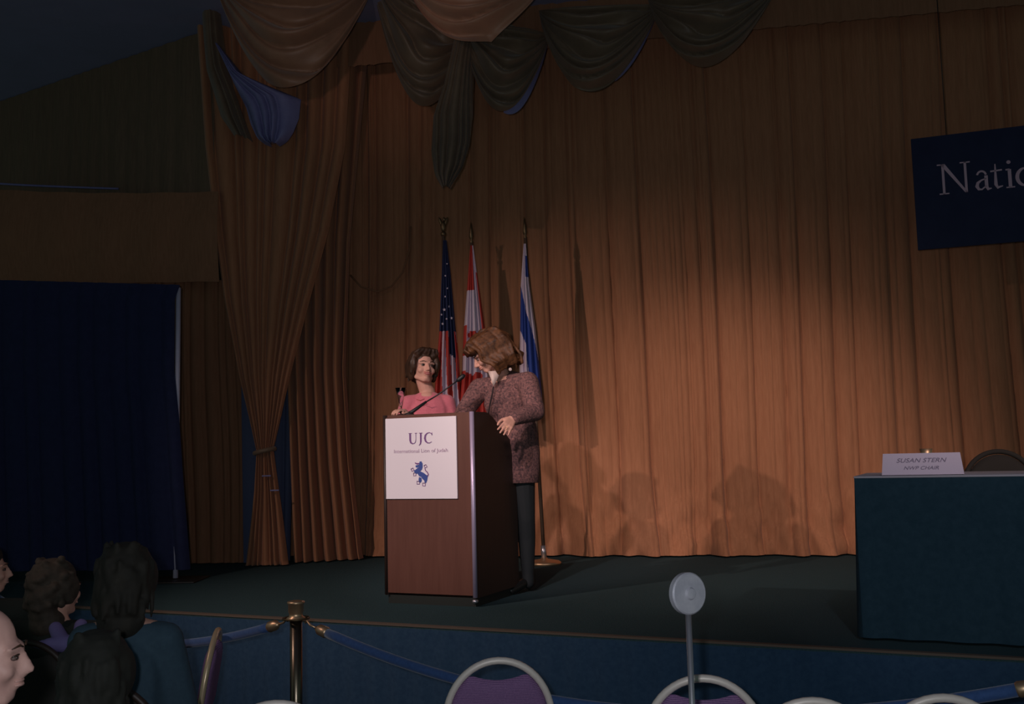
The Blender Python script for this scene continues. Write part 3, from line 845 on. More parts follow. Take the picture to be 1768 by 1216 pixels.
# ------------------------------------------------------------------ rope barrier
def stanchion(loc, label):
    t = thing('stanchion', loc, label, 'stanchion', 'rope barrier posts')
    x, y, z = loc; L = Vector(loc)
    MB().lathe([(0.17, 0), (0.17, 0.012), (0.14, 0.03), (0.05, 0.045), (0.034, 0.06)], L, 28).build('base', M['post'], t)
    MB().lathe([(0.027, 0.05), (0.027, 0.93)], L, 20).build('post', M['post'], t)
    MB().lathe([(0.027, 0.925), (0.041, 0.93), (0.041, 0.938), (0.030, 0.944), (0.030, 0.958), (0.034, 0.964), (0.034, 0.996), (0.038, 0.999), (0.038, 1.008), (0.02, 1.012)], L, 24).build('cap', M['brass'], t)
    ringp = [L + Vector((0.056 * math.cos(2 * PI * k / 20), 0.056 * math.sin(2 * PI * k / 20), 0.935)) for k in range(20)]
    MB().tube(ringp, 0.005, 6, closed=True).build('rope_ring', M['brass_dull'], t)
    return t
s1 = atz(511, 1038, 1.01); s1.z = 0
s2 = Vector((1.66, 3.08, 0))
s0 = Vector((-3.25, 6.2, 0))
stanchion(s1, 'bronze rope post with brass cap left of the lectern')
stanchion(s2, 'rope post beyond the right edge of the view')
stanchion(s0, 'rope post beyond the left edge of the view')
def rope(a, b, sag, label):
    A = Vector(a) + Vector((0, 0, 0.935)); B = Vector(b) + Vector((0, 0, 0.935)); d = (B - A); d.z = 0; d.normalize()
    def pt(k): q = A.lerp(B, k); q.z -= sag * (1 - (2 * k - 1) ** 2); return q
    Ltot = (B - A).length; k0 = 0.062 / Ltot; k1 = 0.17 / Ltot
    mid = A.lerp(B, 0.5)
    t = thing('barrier_rope', (mid.x, mid.y, mid.z - sag), label, 'rope', 'barrier ropes')
    MB().tube([pt(lerp(k1, 1 - k1, k / 40)) for k in range(41)], 0.021, 12).build('rope', M['rope'], t)
    for s_, e_ in ((0, 1), (1, -1)):
        ks = [k1 * f_ if s_ == 0 else 1 - k1 * f_ for f_ in (1.05, 1.0, 0.78, 0.70, 0.66)]
        MB().tube([pt(k) for k in ks], [0.020, 0.025, 0.023, 0.012, 0.008], 12).build('end_ferrule', M['brass'], t)
        hk = [pt(k1 * 0.66 if s_ == 0 else 1 - k1 * 0.66), pt(k0 * 1.3 if s_ == 0 else 1 - k0 * 1.3), pt(k0 if s_ == 0 else 1 - k0) + Vector((0, 0, 0.012)), pt(k0 * .86 if s_ == 0 else 1 - k0 * .86)]
        MB().tube(hk, 0.005, 8).build('snap_hook', M['brass'], t)
    return t
rope(s1, s2, 0.24, 'blue velvet rope sagging across the front of the stage')
rope(s0, s1, 0.22, 'blue velvet rope running left behind the audience')

# ------------------------------------------------------------------ disc on a stand
dc = at(1187, 1025, 2.9)
dst = thing('disc_stand', (dc.x, dc.y + 0.02, 0), 'thin metal pole topped with a round grey disc', 'stand')
mb = MB().lathe([(0.010, -0.016), (0.052, -0.014), (0.058, -0.008), (0.058, 0.008), (0.054, 0.012), (0.018, 0.013), (0.014, 0.020), (0.006, 0.021)], (0, 0, 0), 40)
dm = basis(dc, (math.cos(math.radians(28)), math.sin(math.radians(28)), 0), (0, 0.06, 1))
mb.xform(dm); mb.build('disc', M['disc'], dst, smooth='auto')
MB().lathe([(0.0085, 0.02), (0.0085, dc.z - 0.05)], (dc.x + 0.002, dc.y + 0.012, 0), 14).build('pole', M['chrome'], dst)
MB().lathe([(0.13, 0), (0.13, 0.012), (0.10, 0.022), (0.02, 0.03)], (dc.x, dc.y + 0.012, 0), 28).build('base', M['chrome'], dst)

# ------------------------------------------------------------------ flags
def flag(base, tip_px, Yt, left, right, color, mats, label, finial, nf, seed, amp=0.045):
    tip = at(tip_px[0], tip_px[1], Yt)
    t = thing('flag', base, label, 'flag', 'flags on stands')
    B = Vector(base); d = (tip - B); L = d.length; u = d / L
    MB().lathe([(0.135, 0), (0.135, 0.018), (0.12, 0.028), (0.03, 0.045), (0.022, 0.055)], B, 28).build('stand_base', M['brass'], t)
    MB().tube([B + u * 0.05, B + u * 0.15], 0.022, 14).build('stand_socket', M['chrome'], t)
    MB().tube([B + u * 0.1, B + u * (L - 0.17)], 0.015, 12).build('pole', M['pole_wood'], t)
    R = basis(B + u * (L - 0.18), Vector((1, 0, 0)), Vector((0, 1, 0)))
    R = Matrix.Translation(B + u * (L - 0.18)) @ Vector((0, 0, 1)).rotation_difference(u).to_matrix().to_4x4()
    if finial == 'spear':
        fm = MB().lathe([(0.012, 0), (0.016, 0.01), (0.008, 0.03), (0.014, 0.04), (0.019, 0.06), (0.014, 0.11), (0.001, 0.185)], (0, 0, 0), 12)
    else:
        fm = MB().lathe([(0.012, 0), (0.022, 0.012), (0.022, 0.03), (0.010, 0.045)], (0, 0, 0), 12)
        fm.ell((0, 0, 0.085), (0.022, 0.018, 0.045)); fm.ell((0.008, 0, 0.145), (0.014, 0.013, 0.018))
        fm.cap((0.02, 0, 0.145), 0.006, (0.034, 0, 0.138), 0.002)
        for s_ in (-1, 1): fm.ell((s_ * 0.018, 0.006, 0.115), (0.013, 0.010, 0.055), Matrix.Rotation(s_ * 0.35, 3, 'Y'))
    fm.xform(R).build('finial', M['brass_dull'], t)
    f = pleats(seed, nf, 0.5); mb = MB()
    y0, y1 = left[0][1], left[-1][1]
    def fn(s, tt):
        py = lerp(y0, y1, tt); k = (py - tip_px[1]) / 560.0
        Y = lerp(Yt, B.y, min(1, max(0, k)))
        q = at(poly(left, py), py, Y - 0.03).lerp(at(poly(right, py), py, Y - 0.03), s)
        q.y -= amp * (0.15 + 0.85 * min(1, tt * 1.4)) * f(s) + 0.05 * math.sin(PI * s) * min(1, tt * 3)
        return q
    def mf(s, tt):
        py = lerp(y0, y1, tt); return color(lerp(poly(left, py), poly(right, py), s), py, s)
    mb.grid(fn, 48, 110, mf=mf)
    # back of the bunched cloth
    def fb(s, tt):
        q = Vector(fn(s, tt)); py = lerp(y0, y1, tt)
        w0 = min(s, 1 - s) * 2; q.y += 0.10 * min(1, tt * 2) * math.sqrt(max(0, w0)) + 0.004; return q
    mb.grid(fb, 24, 40, mf=mf)
    cl_ = mb.build('flag_cloth', mats, t)
    return t, fn, (y0, y1)
FM = [M['flag_navy'], M['flag_red'], M['flag_white'], M['flag_blue']]
# stars and stripes
def us(px, py, s):
    if py < 572 or (s > 0.60 and py < 612 + 26 * (s - 0.6) and s < 0.9) : return 0
    k = s * 5.2 - (py - 572) / 128 * 0.9
    if s < 0.16: return 1
    return 2 if int(math.floor(k)) % 2 == 1 else 1
B3 = atz(940, 975, SZ)
base_us = Vector((at(772, 980, 8.3).x, 8.3, SZ)); base_ca = Vector((at(830, 980, 8.3).x, 8.35, SZ))
tU, fnU, (ya, yb_) = flag(base_us, (765, 372), 8.3, [(765, 415), (762, 480), (758, 573), (752, 640), (748, 705)], [(771, 415), (778, 470), (786, 560), (792, 620), (797, 705)], us, FM, 'navy, red and white flag with stars, leftmost on its pole', 'eagle', 5, 61)
sm = MB(); sp5 = []
for k in range(10):
    r_ = 1.0 if k % 2 == 0 else 0.4; sp5.append((r_ * math.sin(PI * k / 5), r_ * math.cos(PI * k / 5)))
for s_, py, r_ in ((0.35, 537, .015), (0.68, 531, .013), (0.25, 561, .014), (0.80, 551, .014), (0.42, 514, .011), (0.62, 500, .009), (0.45, 478, .009), (0.70, 457, .008), (0.50, 553, .010), (0.15, 545, .010)):
    q = Vector(fnU(s_, (py - ya) / (yb_ - ya)))
    mb = MB().prism([(x * r_, y * r_) for x, y in sp5][::-1], 0, 0.003)
    mb.xform(basis(q + Vector((0, -0.012, 0)), (1, 0, 0), (0, 0, 1))); mb.build('star', M['flag_white'], tU, smooth=False)
# maple leaf flag
def ca(px, py, s):
    if s > 0.86 and 470 < py < 640: return 1
    if py < 502: return 1 if s < 0.62 else 2
    if s < 0.17:
        return 2 if (py < 562 or 616 < py < 642) else 1
    if ((px - 817) / 9) ** 2 + ((py - 580) / 7) ** 2 < 1: return 1
    if ((px - 826) / 8) ** 2 + ((py - 650) / 6) ** 2 < 1: return 1
    if py > 640 + (px - 800) * 0.55: return 1
    return 2
flag(base_ca, (813, 384), 8.3, [(812, 424), (806, 500), (800, 575), (797, 640), (788, 712)], [(817, 424), (825, 480), (837, 564), (845, 640), (850, 712)], ca, FM, 'red and white flag with maple leaf, middle of the three', 'spear', 5, 62)
# white flag with blue stripe
up = [(893, 470), (899, 493), (908, 540), (918, 570), (925, 600), (934, 640), (945, 700)]
lo = [(880, 540), (899, 573), (908, 595), (910, 625), (914, 650), (922, 690), (930, 740)]
def isr(px, py, s):
    if s > 0.55 and 442 < py < 478: return 3
    return 3 if poly(lo, py) < px < poly(up, py) else 2
flag(Vector((B3.x, B3.y, SZ)), (905, 376), B3.y, [(904, 421), (899, 493), (898, 575), (897, 640), (906, 712)], [(908, 421), (914, 490), (925, 570), (932, 640), (939, 713)], isr, FM, 'white flag with a broad blue stripe, rightmost of the three', 'spear', 4, 63, 0.035)

# ------------------------------------------------------------------ people
def T(loc, yaw=0, pitch=0, roll=0):
    """head frame: face looks along local -Y, up +Z; yaw turns left/right, pitch > 0 tips the face down, roll tilts"""
    return Matrix.Translation(Vector(loc)) @ Matrix.Rotation(yaw, 4, 'Z') @ Matrix.Rotation(pitch, 4, 'X') @ Matrix.Rotation(roll, 4, 'Y')

def head_parts(mb, H, sc=1.0, male=False):
    R3 = H.to_3x3()
    def e(c, r, Mx=None):
        mb.ell(H @ (Vector(c) * sc), [x * sc for x in r], (R3 @ Mx) if Mx else R3)
    def c(a, ra, b, rb): mb.cap(H @ (Vector(a) * sc), ra * sc, H @ (Vector(b) * sc), rb * sc)
    e((0, 0.018, 0.035), (0.074, 0.096, 0.083))
    e((0, -0.026, -0.018), (0.063 if male else 0.060, 0.066, 0.090 if male else 0.084))
    e((0, -0.052, -0.088 if male else -0.082), (0.029 if not male else 0.042, 0.034, 0.026))
    for s in (-1, 1):
        c((s * (0.058 if male else 0.050), -0.005, -0.062), 0.020 if male else 0.017, (s * (0.022 if male else 0.014), -0.060, -0.094), 0.020 if male else 0.016)
        e((s * 0.037, -0.066, -0.030), (0.024, 0.022, 0.022))
        e((s * 0.075, 0.012, -0.012), (0.010, 0.020, 0.032), Matrix.Rotation(s * 0.25, 3, 'Z'))
        c((s * 0.014, -0.086, 0.022), 0.010, (s * 0.050, -0.072, 0.020), 0.010)
        e((s * 0.011, -0.098, -0.036), (0.009, 0.010, 0.008))
    c((0, -0.086, 0.016), 0.009, (0, -0.111, -0.030), 0.0125)
    e((0, -0.088, -0.060), (0.024, 0.012, 0.014))

def face_parts(person, H, sc=1.0, smile=0.0, lipm='lips', eyem='eye_white'):
    R3 = H.to_3x3()
    for s in (-1, 1):
        mb = MB().ell(H @ (Vector((s * 0.031, -0.0815, 0.0)) * sc), (0.0130 * sc, 0.008 * sc, 0.0062 * sc), R3, 12, 8); mb.build('eye', M[eyem], person)
        mb = MB().ell(H @ (Vector((s * 0.031 + 0.001, -0.0880, 0.001)) * sc), (0.0082 * sc, 0.0032 * sc, 0.0062 * sc), R3, 10, 6); mb.build('iris', M['iris'], person)
        lash = [H @ (Vector((s * x, y, z)) * sc) for x, y, z in ((0.018, -0.0865, 0.003), (0.025, -0.0905, 0.0075), (0.034, -0.0895, 0.0078), (0.045, -0.0800, 0.004))]
        MB().tube(lash, [0.0012 * sc, 0.0022 * sc, 0.0024 * sc, 0.0012 * sc], 6).build('eyelashes', M['iris'], person)
        pts = [H @ (Vector((s * x, y, z)) * sc) for x, y, z in ((0.014, -0.0955, 0.023), (0.032, -0.0925, 0.029), (0.052, -0.080, 0.023))]
        MB().tube(pts, [0.002 * sc, 0.0028 * sc, 0.0012 * sc], 6).build('eyebrow', M['hair_short'], person)
    for z, r in ((-0.0545, 0.0044), (-0.0640, 0.0052)):
        pts = [H @ (Vector((x, -0.098 + 14 * x * x, z + smile * 9 * x * x)) * sc) for x in (-0.027, -0.014, 0, 0.014, 0.027)]
        MB().tube(pts, [0.0012, r * .8 * sc, r * sc, r * .8 * sc, 0.0012], 8).build('lip', M[lipm], person)

def hand_parts(mb, wrist, fdir, back, thumb_side, curl=0.35, sc=1.0, spread=1.0):
    """palm + five fingers. fdir: finger direction, back: direction the back of the hand faces, thumb_side +-1"""
    y = Vector(fdir).normalized(); z = Vector(back); z = (z - y * z.dot(y)).normalized(); x = y.cross(z) * thumb_side
    O = Vector(wrist)
    def P(a, b, c): return O + (x * a + y * b + z * c) * sc
    for a in (-0.028, -0.010, 0.010, 0.026): mb.cap(P(a * 0.6, 0.005, 0), 0.016 * sc, P(a, 0.085, 0), 0.0125 * sc)
    for a, L, r, sp_ in ((0.029, 0.070, 0.0088, 0.10), (0.010, 0.080, 0.0090, 0.03), (-0.010, 0.074, 0.0088, -0.04), (-0.029, 0.058, 0.0078, -0.12)):
        p_ = P(a, 0.088, 0); ang = 0.15; k = [0.45, 0.32, 0.23]; r0 = r
        for i in range(3):
            ang += curl
            d = (y * math.cos(ang) + x * sp_ * spread - z * math.sin(ang)).normalized()
            q = p_ + d * L * k[i] * sc
            mb.cap(p_, r0 * sc, q, r0 * 0.93 * sc); p_ = q; r0 *= 0.93
    p0 = P(0.026, 0.022, -0.004); p1 = P(0.050, 0.052, -0.014); p2 = P(0.056, 0.080, -0.022); p3 = P(0.054, 0.100, -0.030)
    mb.cap(p0, 0.015 * sc, p1, 0.0115 * sc); mb.cap(p1, 0.0112 * sc, p2, 0.010 * sc); mb.cap(p2, 0.010 * sc, p3, 0.0085 * sc)

def shoe(name, person, heel, yaw, L=0.24, hz=0.05):
    mb = MB(); R = Matrix.Rotation(yaw, 3, 'Z'); B = Vector(heel)
    def P(x, y, z): return B + R @ Vector((x, y, z))
    mb.cap(P(0, 0, hz + 0.02), 0.030, P(0, -0.09, hz * 0.55 + 0.022), 0.030)
    mb.cap(P(0, -0.09, hz * 0.55 + 0.022), 0.031, P(0, -L + 0.05, 0.027), 0.026)
    mb.cap(P(0, 0.008, hz), 0.018, P(0, 0.012, 0.012), 0.011)
    return finalize(mb, name, M['shoe'], person, 0.007, 3)

def strands(mb, H, roots, r0, r1, sc=1.0):
    for path in roots:
        pts = [H @ (Vector(p_) * sc) for p_ in path]; n = len(pts)
        for i in range(n - 1):
            mb.cap(pts[i], lerp(r0, r1, i / (n - 1)) * sc, pts[i + 1], lerp(r0, r1, (i + 1) / (n - 1)) * sc, seg=8)

# ---- woman in pink behind the lectern
PY = 6.86
px0 = at(738, 713, PY)
pw = thing('person', (px0.x, PY, SZ), 'short-haired woman in a pink top behind the lectern looking up', 'person')
hc = at(731, 637, PY)
HP = T(hc, math.radians(24), math.radians(-10), math.radians(5))
sh_z = at(738, 683, PY).z
nk = Vector((px0.x, PY + 0.02, sh_z + 0.02))
shL = Vector((at(771, 690, PY).x, PY + 0.02, sh_z - 0.055)); shR = Vector((at(706, 690, PY).x, PY - 0.02, sh_z - 0.055))
hip = Vector((px0.x, PY + 0.02, SZ + 0.86))
gl_h = gpos + Vector((0.02, 0.03, 0.02))
elR = Vector((shR.x - 0.06, PY - 0.02, SZ + 1.10)); wrR = gpos + Vector((0.055, 0.085, -0.012))
elL = Vector((shL.x + 0.05, PY, SZ + 1.03)); wrL = Vector((px0.x + 0.10, PY - 0.24, SZ + 1.00))
bd_ = MB()
head_parts(bd_, HP, 1.0)
bd_.cap(HP @ Vector((0, 0.02, -0.06)), 0.050, nk, 0.052)
bd_.cap(nk, 0.056, nk + Vector((0, 0.0, -0.06)), 0.075)
bd_.ell(nk + Vector((0, -0.050, -0.050)), (0.060, 0.034, 0.052)); bd_.ell(Vector((px0.x, PY + 0.02, sh_z - 0.15)), (0.15, 0.095, 0.18)); bd_.ell(Vector((px0.x, PY + 0.02, SZ + 1.02)), (0.125, 0.09, 0.16)); bd_.ell(hip, (0.165, 0.11, 0.15))
for s_, sh_, el_, wr_ in ((1, shL, elL, wrL), (-1, shR, elR, wrR)):
    bd_.cap(nk + Vector((0, 0, -0.05)), 0.05, sh_, 0.052)
    bd_.chain([sh_, el_, wr_], [0.048, 0.038, 0.026])
    bd_.chain([hip + Vector((s_ * 0.085, 0, -0.05)), Vector((px0.x + s_ * 0.09, PY, SZ + 0.46)), Vector((px0.x + s_ * 0.09, PY + 0.02, SZ + 0.09))], [0.085, 0.055, 0.036])
hand_parts(bd_, wrR, gpos + Vector((-0.02, 0.02, 0.05)) - wrR, (0.3, 0.2, 1), -1, 0.5)
hand_parts(bd_, wrL, (-0.3, -1, -0.1), (0, 0, 1), -1, 0.3)
finalize(bd_, 'body', M['skin'], pw, 0.0065, 3)
face_parts(pw, HP, 1.0, 1.6)
hr = MB(); R3 = HP.to_3x3()
def eh(c, r): hr.ell(HP @ Vector(c), r, R3)
eh((0, 0.030, 0.058), (0.091, 0.100, 0.084)); eh((0, 0.055, 0.000), (0.088, 0.078, 0.098)); eh((0.0, -0.035, 0.108), (0.066, 0.045, 0.028))
for s_ in (-1, 1):
    eh((s_ * 0.080, -0.004, 0.028), (0.026, 0.062, 0.070)); eh((s_ * 0.080, 0.022, -0.035), (0.022, 0.045, 0.050)); eh((s_ * 0.058, -0.040, 0.090), (0.030, 0.034, 0.030))
    for k in range(7):
        y_ = -0.05 + 0.018 * k
        strands(hr, HP, [[(s_ * 0.02, y_ * 0.7, 0.135), (s_ * 0.078, y_, 0.095), (s_ * 0.102, y_ + 0.012, 0.03), (s_ * 0.092, y_ + 0.032, -0.045)]], 0.010, 0.008)
for k in range(6):
    x_ = -0.06 + 0.024 * k
    strands(hr, HP, [[(x_ * 0.3, -0.02, 0.140), (x_, 0.06, 0.125), (x_ * 1.2, 0.125, 0.05), (x_ * 1.1, 0.118, -0.06)], [(0.03, -0.035, 0.135), (x_ + 0.01, -0.075, 0.116), (x_ * 1.35, -0.066, 0.090)]], 0.011, 0.008)
finalize(hr, 'hair', M['hair_short'], pw, 0.006, 2)
tp_ = MB()
tp_.cap(nk + Vector((0, 0.005, -0.055)), 0.078, nk + Vector((0, 0, -0.12)), 0.12)
tp_.ell(Vector((px0.x, PY + 0.01, sh_z - 0.13)), (0.168, 0.110, 0.16)); tp_.ell(Vector((px0.x, PY + 0.02, SZ + 1.02)), (0.145, 0.108, 0.18)); tp_.ell(hip + Vector((0, 0, 0.03)), (0.175, 0.12, 0.10))
for s_ in (-1, 1): tp_.ell(Vector((px0.x + s_ * 0.07, PY - 0.085, sh_z - 0.20)), (0.068, 0.05, 0.065))
for sh_, el_, wr_ in ((shL, elL, wrL), (shR, elR, wrR)):
    tp_.cap(nk + Vector((0, 0.005, -0.065)), 0.062, sh_, 0.060)
    tp_.chain([sh_, el_, el_.lerp(wr_, 0.86)], [0.060, 0.050, 0.038])
finalize(tp_, 'pink_top', M['pink'], pw, 0.008, 5)
MB().tube([at(719, 690, PY - 0.155), at(726, 692, PY - 0.165), at(733, 689, PY - 0.160)], [0.002, 0.004, 0.002], 6).build('neckline_bow', M['lips'], pw)
MB().tube([HP @ Vector((x_, -0.0985 + 14 * x_ * x_, -0.0590 + 9 * x_ * x_)) for x_ in (-0.017, -0.008, 0, 0.008, 0.017)], [0.0008, 0.0018, 0.0022, 0.0018, 0.0008], 8).build('teeth', M['blouse'], pw)
MB().ell(HP @ Vector((-0.083, 0.005, -0.042)), (0.009, 0.009, 0.011)).build('earring', M['blouse'], pw)
sk_ = MB(); sk_.cap(hip + Vector((0, 0, 0.02)), 0.165, Vector((px0.x, PY, SZ + 0.50)), 0.16); finalize(sk_, 'skirt', M['pink'], pw, 0.012, 4)
for s_ in (-1, 1): shoe('shoe', pw, (px0.x + s_ * 0.09, PY + 0.03, SZ), 0)

# ---- woman in tweed leaning in from the right
TY = 6.62
tb = at(888, 1005, TY)
tw = thing('person', (tb.x, TY, SZ), 'auburn-haired woman in a tweed suit leaning over the lectern', 'person')
hc = at(843, 611, TY - 0.04)
HT = T(hc, math.radians(-84), math.radians(30), math.radians(0))
nk = at(866, 652, TY)
shL = at(911, 661, 6.50); shR = at(828, 672, TY + 0.05)
chest = at(878, 692, TY); waist = at(888, 735, TY + 0.01); hip = at(889, 775, TY + 0.02)
hip.z = max(hip.z, SZ + 0.90)
sideY = (LM @ Vector((0, 0.34, 0)))
wrL = at(884, 724, 6.22); elL = at(924, 711, 6.38)
elR = at(805, 706, TY + 0.02); wrR = at(785, 738, TY - 0.10)
kn = [Vector((hip.x + dx, TY + dy, SZ + 0.47)) for dx, dy in ((-0.09, 0.03), (0.06, 0.0))]
an = [Vector((hip.x + dx, TY + dy, SZ + 0.11)) for dx, dy in ((-0.10, 0.05), (0.065, 0.02))]
bd_ = MB()
head_parts(bd_, HT, 1.0)
bd_.cap(HT @ Vector((0, 0.025, -0.06)), 0.050, nk, 0.055)
bd_.cap(nk, 0.06, chest, 0.12); bd_.cap(chest, 0.12, waist, 0.095); bd_.cap(waist, 0.095, hip, 0.105)
for sh_, el_, wr_ in ((shL, elL, wrL), (shR, elR, wrR)):
    bd_.cap(nk + Vector((0, 0, -0.04)), 0.055, sh_, 0.055); bd_.chain([sh_, el_, wr_], [0.050, 0.040, 0.025])
for k_, a_ in zip(kn, an):
    bd_.chain([hip + Vector((0.5 * (k_.x - hip.x), 0, -0.06)), k_, k_.lerp(a_, 0.35) + Vector((0, 0.015, 0)), a_, a_ + Vector((0, 0, -0.04))], [0.095, 0.056, 0.054, 0.035, 0.036])
hand_parts(bd_, wrL, at(865, 752, 6.06) - wrL, (0.25, -1, 0.25), 1, 0.07, 0.95, 1.15)
hand_parts(bd_, wrR, (-0.6, -0.3, -0.6), (-0.3, -0.5, 0.8), -1, 0.3)
finalize(bd_, 'body', M['skin'], tw, 0.005, 2)
face_parts(tw, HT, 1.0, 0.2, 'lips_pale')
hr = MB(); R3 = HT.to_3x3()
def eh(c, r): hr.ell(HT @ Vector(c), r, R3)
eh((0, 0.034, 0.058), (0.098, 0.112, 0.092)); eh((0, 0.085, -0.01), (0.105, 0.075, 0.11)); eh((0, 0.10, -0.09), (0.11, 0.055, 0.065)); eh((0, -0.055, 0.088), (0.075, 0.055, 0.036))
rr = random.Random(5)
for s_ in (-1, 1):
    eh((s_ * 0.092, 0.015, 0.01), (0.030, 0.075, 0.085)); eh((s_ * 0.098, 0.03, -0.075), (0.034, 0.062, 0.060)); eh((s_ * 0.055, -0.080, 0.070), (0.045, 0.038, 0.034))
    for k in range(13):
        y_ = -0.085 + 0.017 * k; j = rr.uniform(-0.008, 0.008); b_ = rr.uniform(-0.012, 0.012)
        strands(hr, HT, [[(s_ * 0.01, y_ * 0.6 + 0.01, 0.142), (s_ * 0.075, y_ + j, 0.118), (s_ * 0.118, y_ + 0.018 + b_, 0.045), (s_ * 0.110, y_ + 0.022 - b_, -0.02), (s_ * (0.132 + j), y_ * 0.8 + 0.035 + b_, -0.085), (s_ * 0.100, y_ * 0.7 + 0.040, -0.132 + 2 * j)]], 0.012, 0.010)
for k in range(11):
    x_ = -0.10 + 0.02 * k; j = rr.uniform(-0.01, 0.01)
    strands(hr, HT, [[(x_ * 0.3, 0.03, 0.150), (x_ * 0.8, 0.115, 0.12), (x_, 0.160 + j, 0.035), (x_, 0.150 - j, -0.05), (x_ * 1.1, 0.175 + j, -0.115), (x_ * 1.1, 0.145, -0.155 + j)]], 0.013, 0.011)
    strands(hr, HT, [[(0.01, -0.01, 0.145), (x_ * 0.6, -0.085, 0.125), (x_ * 0.95, -0.122 + j, 0.092), (x_ * 1.05, -0.116, 0.058)]], 0.013, 0.009)
finalize(hr, 'hair', M['hair_auburn'], tw, 0.006, 2)
jk = MB()
jk.cap(nk + Vector((0.01, 0.02, -0.03)), 0.080, chest, 0.150); jk.cap(chest, 0.152, waist, 0.142); jk.cap(waist, 0.142, waist.lerp(hip, 0.55), 0.158)
jk.ell(chest + Vector((0.02, 0.05, 0.03)), (0.15, 0.12, 0.17)); jk.ell(chest + Vector((-0.07, -0.06, -0.02)), (0.09, 0.08, 0.10))
for sh_, el_, wr_ in ((shL, elL, wrL), (shR, elR, wrR)):
    jk.cap(nk + Vector((0.01, 0.02, -0.05)), 0.070, sh_, 0.072); jk.chain([sh_, el_, el_.lerp(wr_, 0.88)], [0.074, 0.062, 0.045])
finalize(jk, 'tweed_jacket', M['tweed'], tw, 0.009, 3)
bl = MB()
bl.add([at(842, 641, TY - 0.10), at(850, 641, TY - 0.135), at(852, 668, TY - 0.168), at(848, 655, TY - 0.150), at(862, 640, TY - 0.115), at(868, 638, TY - 0.08), at(856, 660, TY - 0.158)]
       + [at(852, 650, TY - 0.04)], [(0, 3, 1), (3, 2, 1), (1, 2, 6), (1, 6, 4), (4, 6, 5), (0, 7, 3), (3, 7, 2), (2, 7, 6), (6, 7, 5), (5, 7, 4), (4, 7, 1), (1, 7, 0)])
bl.build('blouse_collar', M['blouse'], tw)
sto = MB()
for k_, a_ in zip(kn, an):
    sto.chain([hip + Vector((0.5 * (k_.x - hip.x), 0, -0.10)), k_, k_.lerp(a_, 0.35) + Vector((0, 0.015, 0)), a_, a_ + Vector((0, 0, -0.05))], [0.100, 0.061, 0.059, 0.040, 0.041])
finalize(sto, 'stockings', M['stocking'], tw, 0.008, 3)
MB().tube([at(852, 668, TY - 0.165), at(849, 685, TY - 0.172), at(845, 703, TY - 0.160), at(843, 716, TY - 0.15)], 0.006, 6).build('jacket_edge', M['tweed_trim'], tw)
MB().ell(at(881, 638, TY - 0.105), (0.011, 0.006, 0.011)).build('brooch', M['blouse'], tw)
hd = (at(865, 752, 6.06) - wrL).normalized()
rp = wrL + hd * 0.105 + Vector((-0.004, -0.005, -0.002))
MB().tube([rp + Vector((0.011 * math.cos(a), 0.004 * math.sin(a) , 0.011 * math.sin(a))) for a in [2 * PI * k / 14 for k in range(14)]], 0.002, 6, closed=True).build('ring', M['brass'], tw)
sk_ = MB()
prof_ = [(0.150, hip.z + 0.16), (0.160, hip.z + 0.08), (0.172, hip.z - 0.02), (0.165, hip.z - 0.15), (0.160, SZ + 0.70), (0.154, SZ + 0.695), (0.150, SZ + 0.76)]
sk_.lathe([(r_, z_) for r_, z_ in prof_], (0, 0, 0), 36)
sk_.v = [(x_ * 0.95 + hip.x, y_ * 0.72 + TY + 0.01, z_) for x_, y_, z_ in sk_.v]
sk_.build('tweed_skirt', M['tweed'], tw)
for a_ in an: shoe('shoe', tw, (a_.x, a_.y + 0.02, SZ), math.radians(-35))

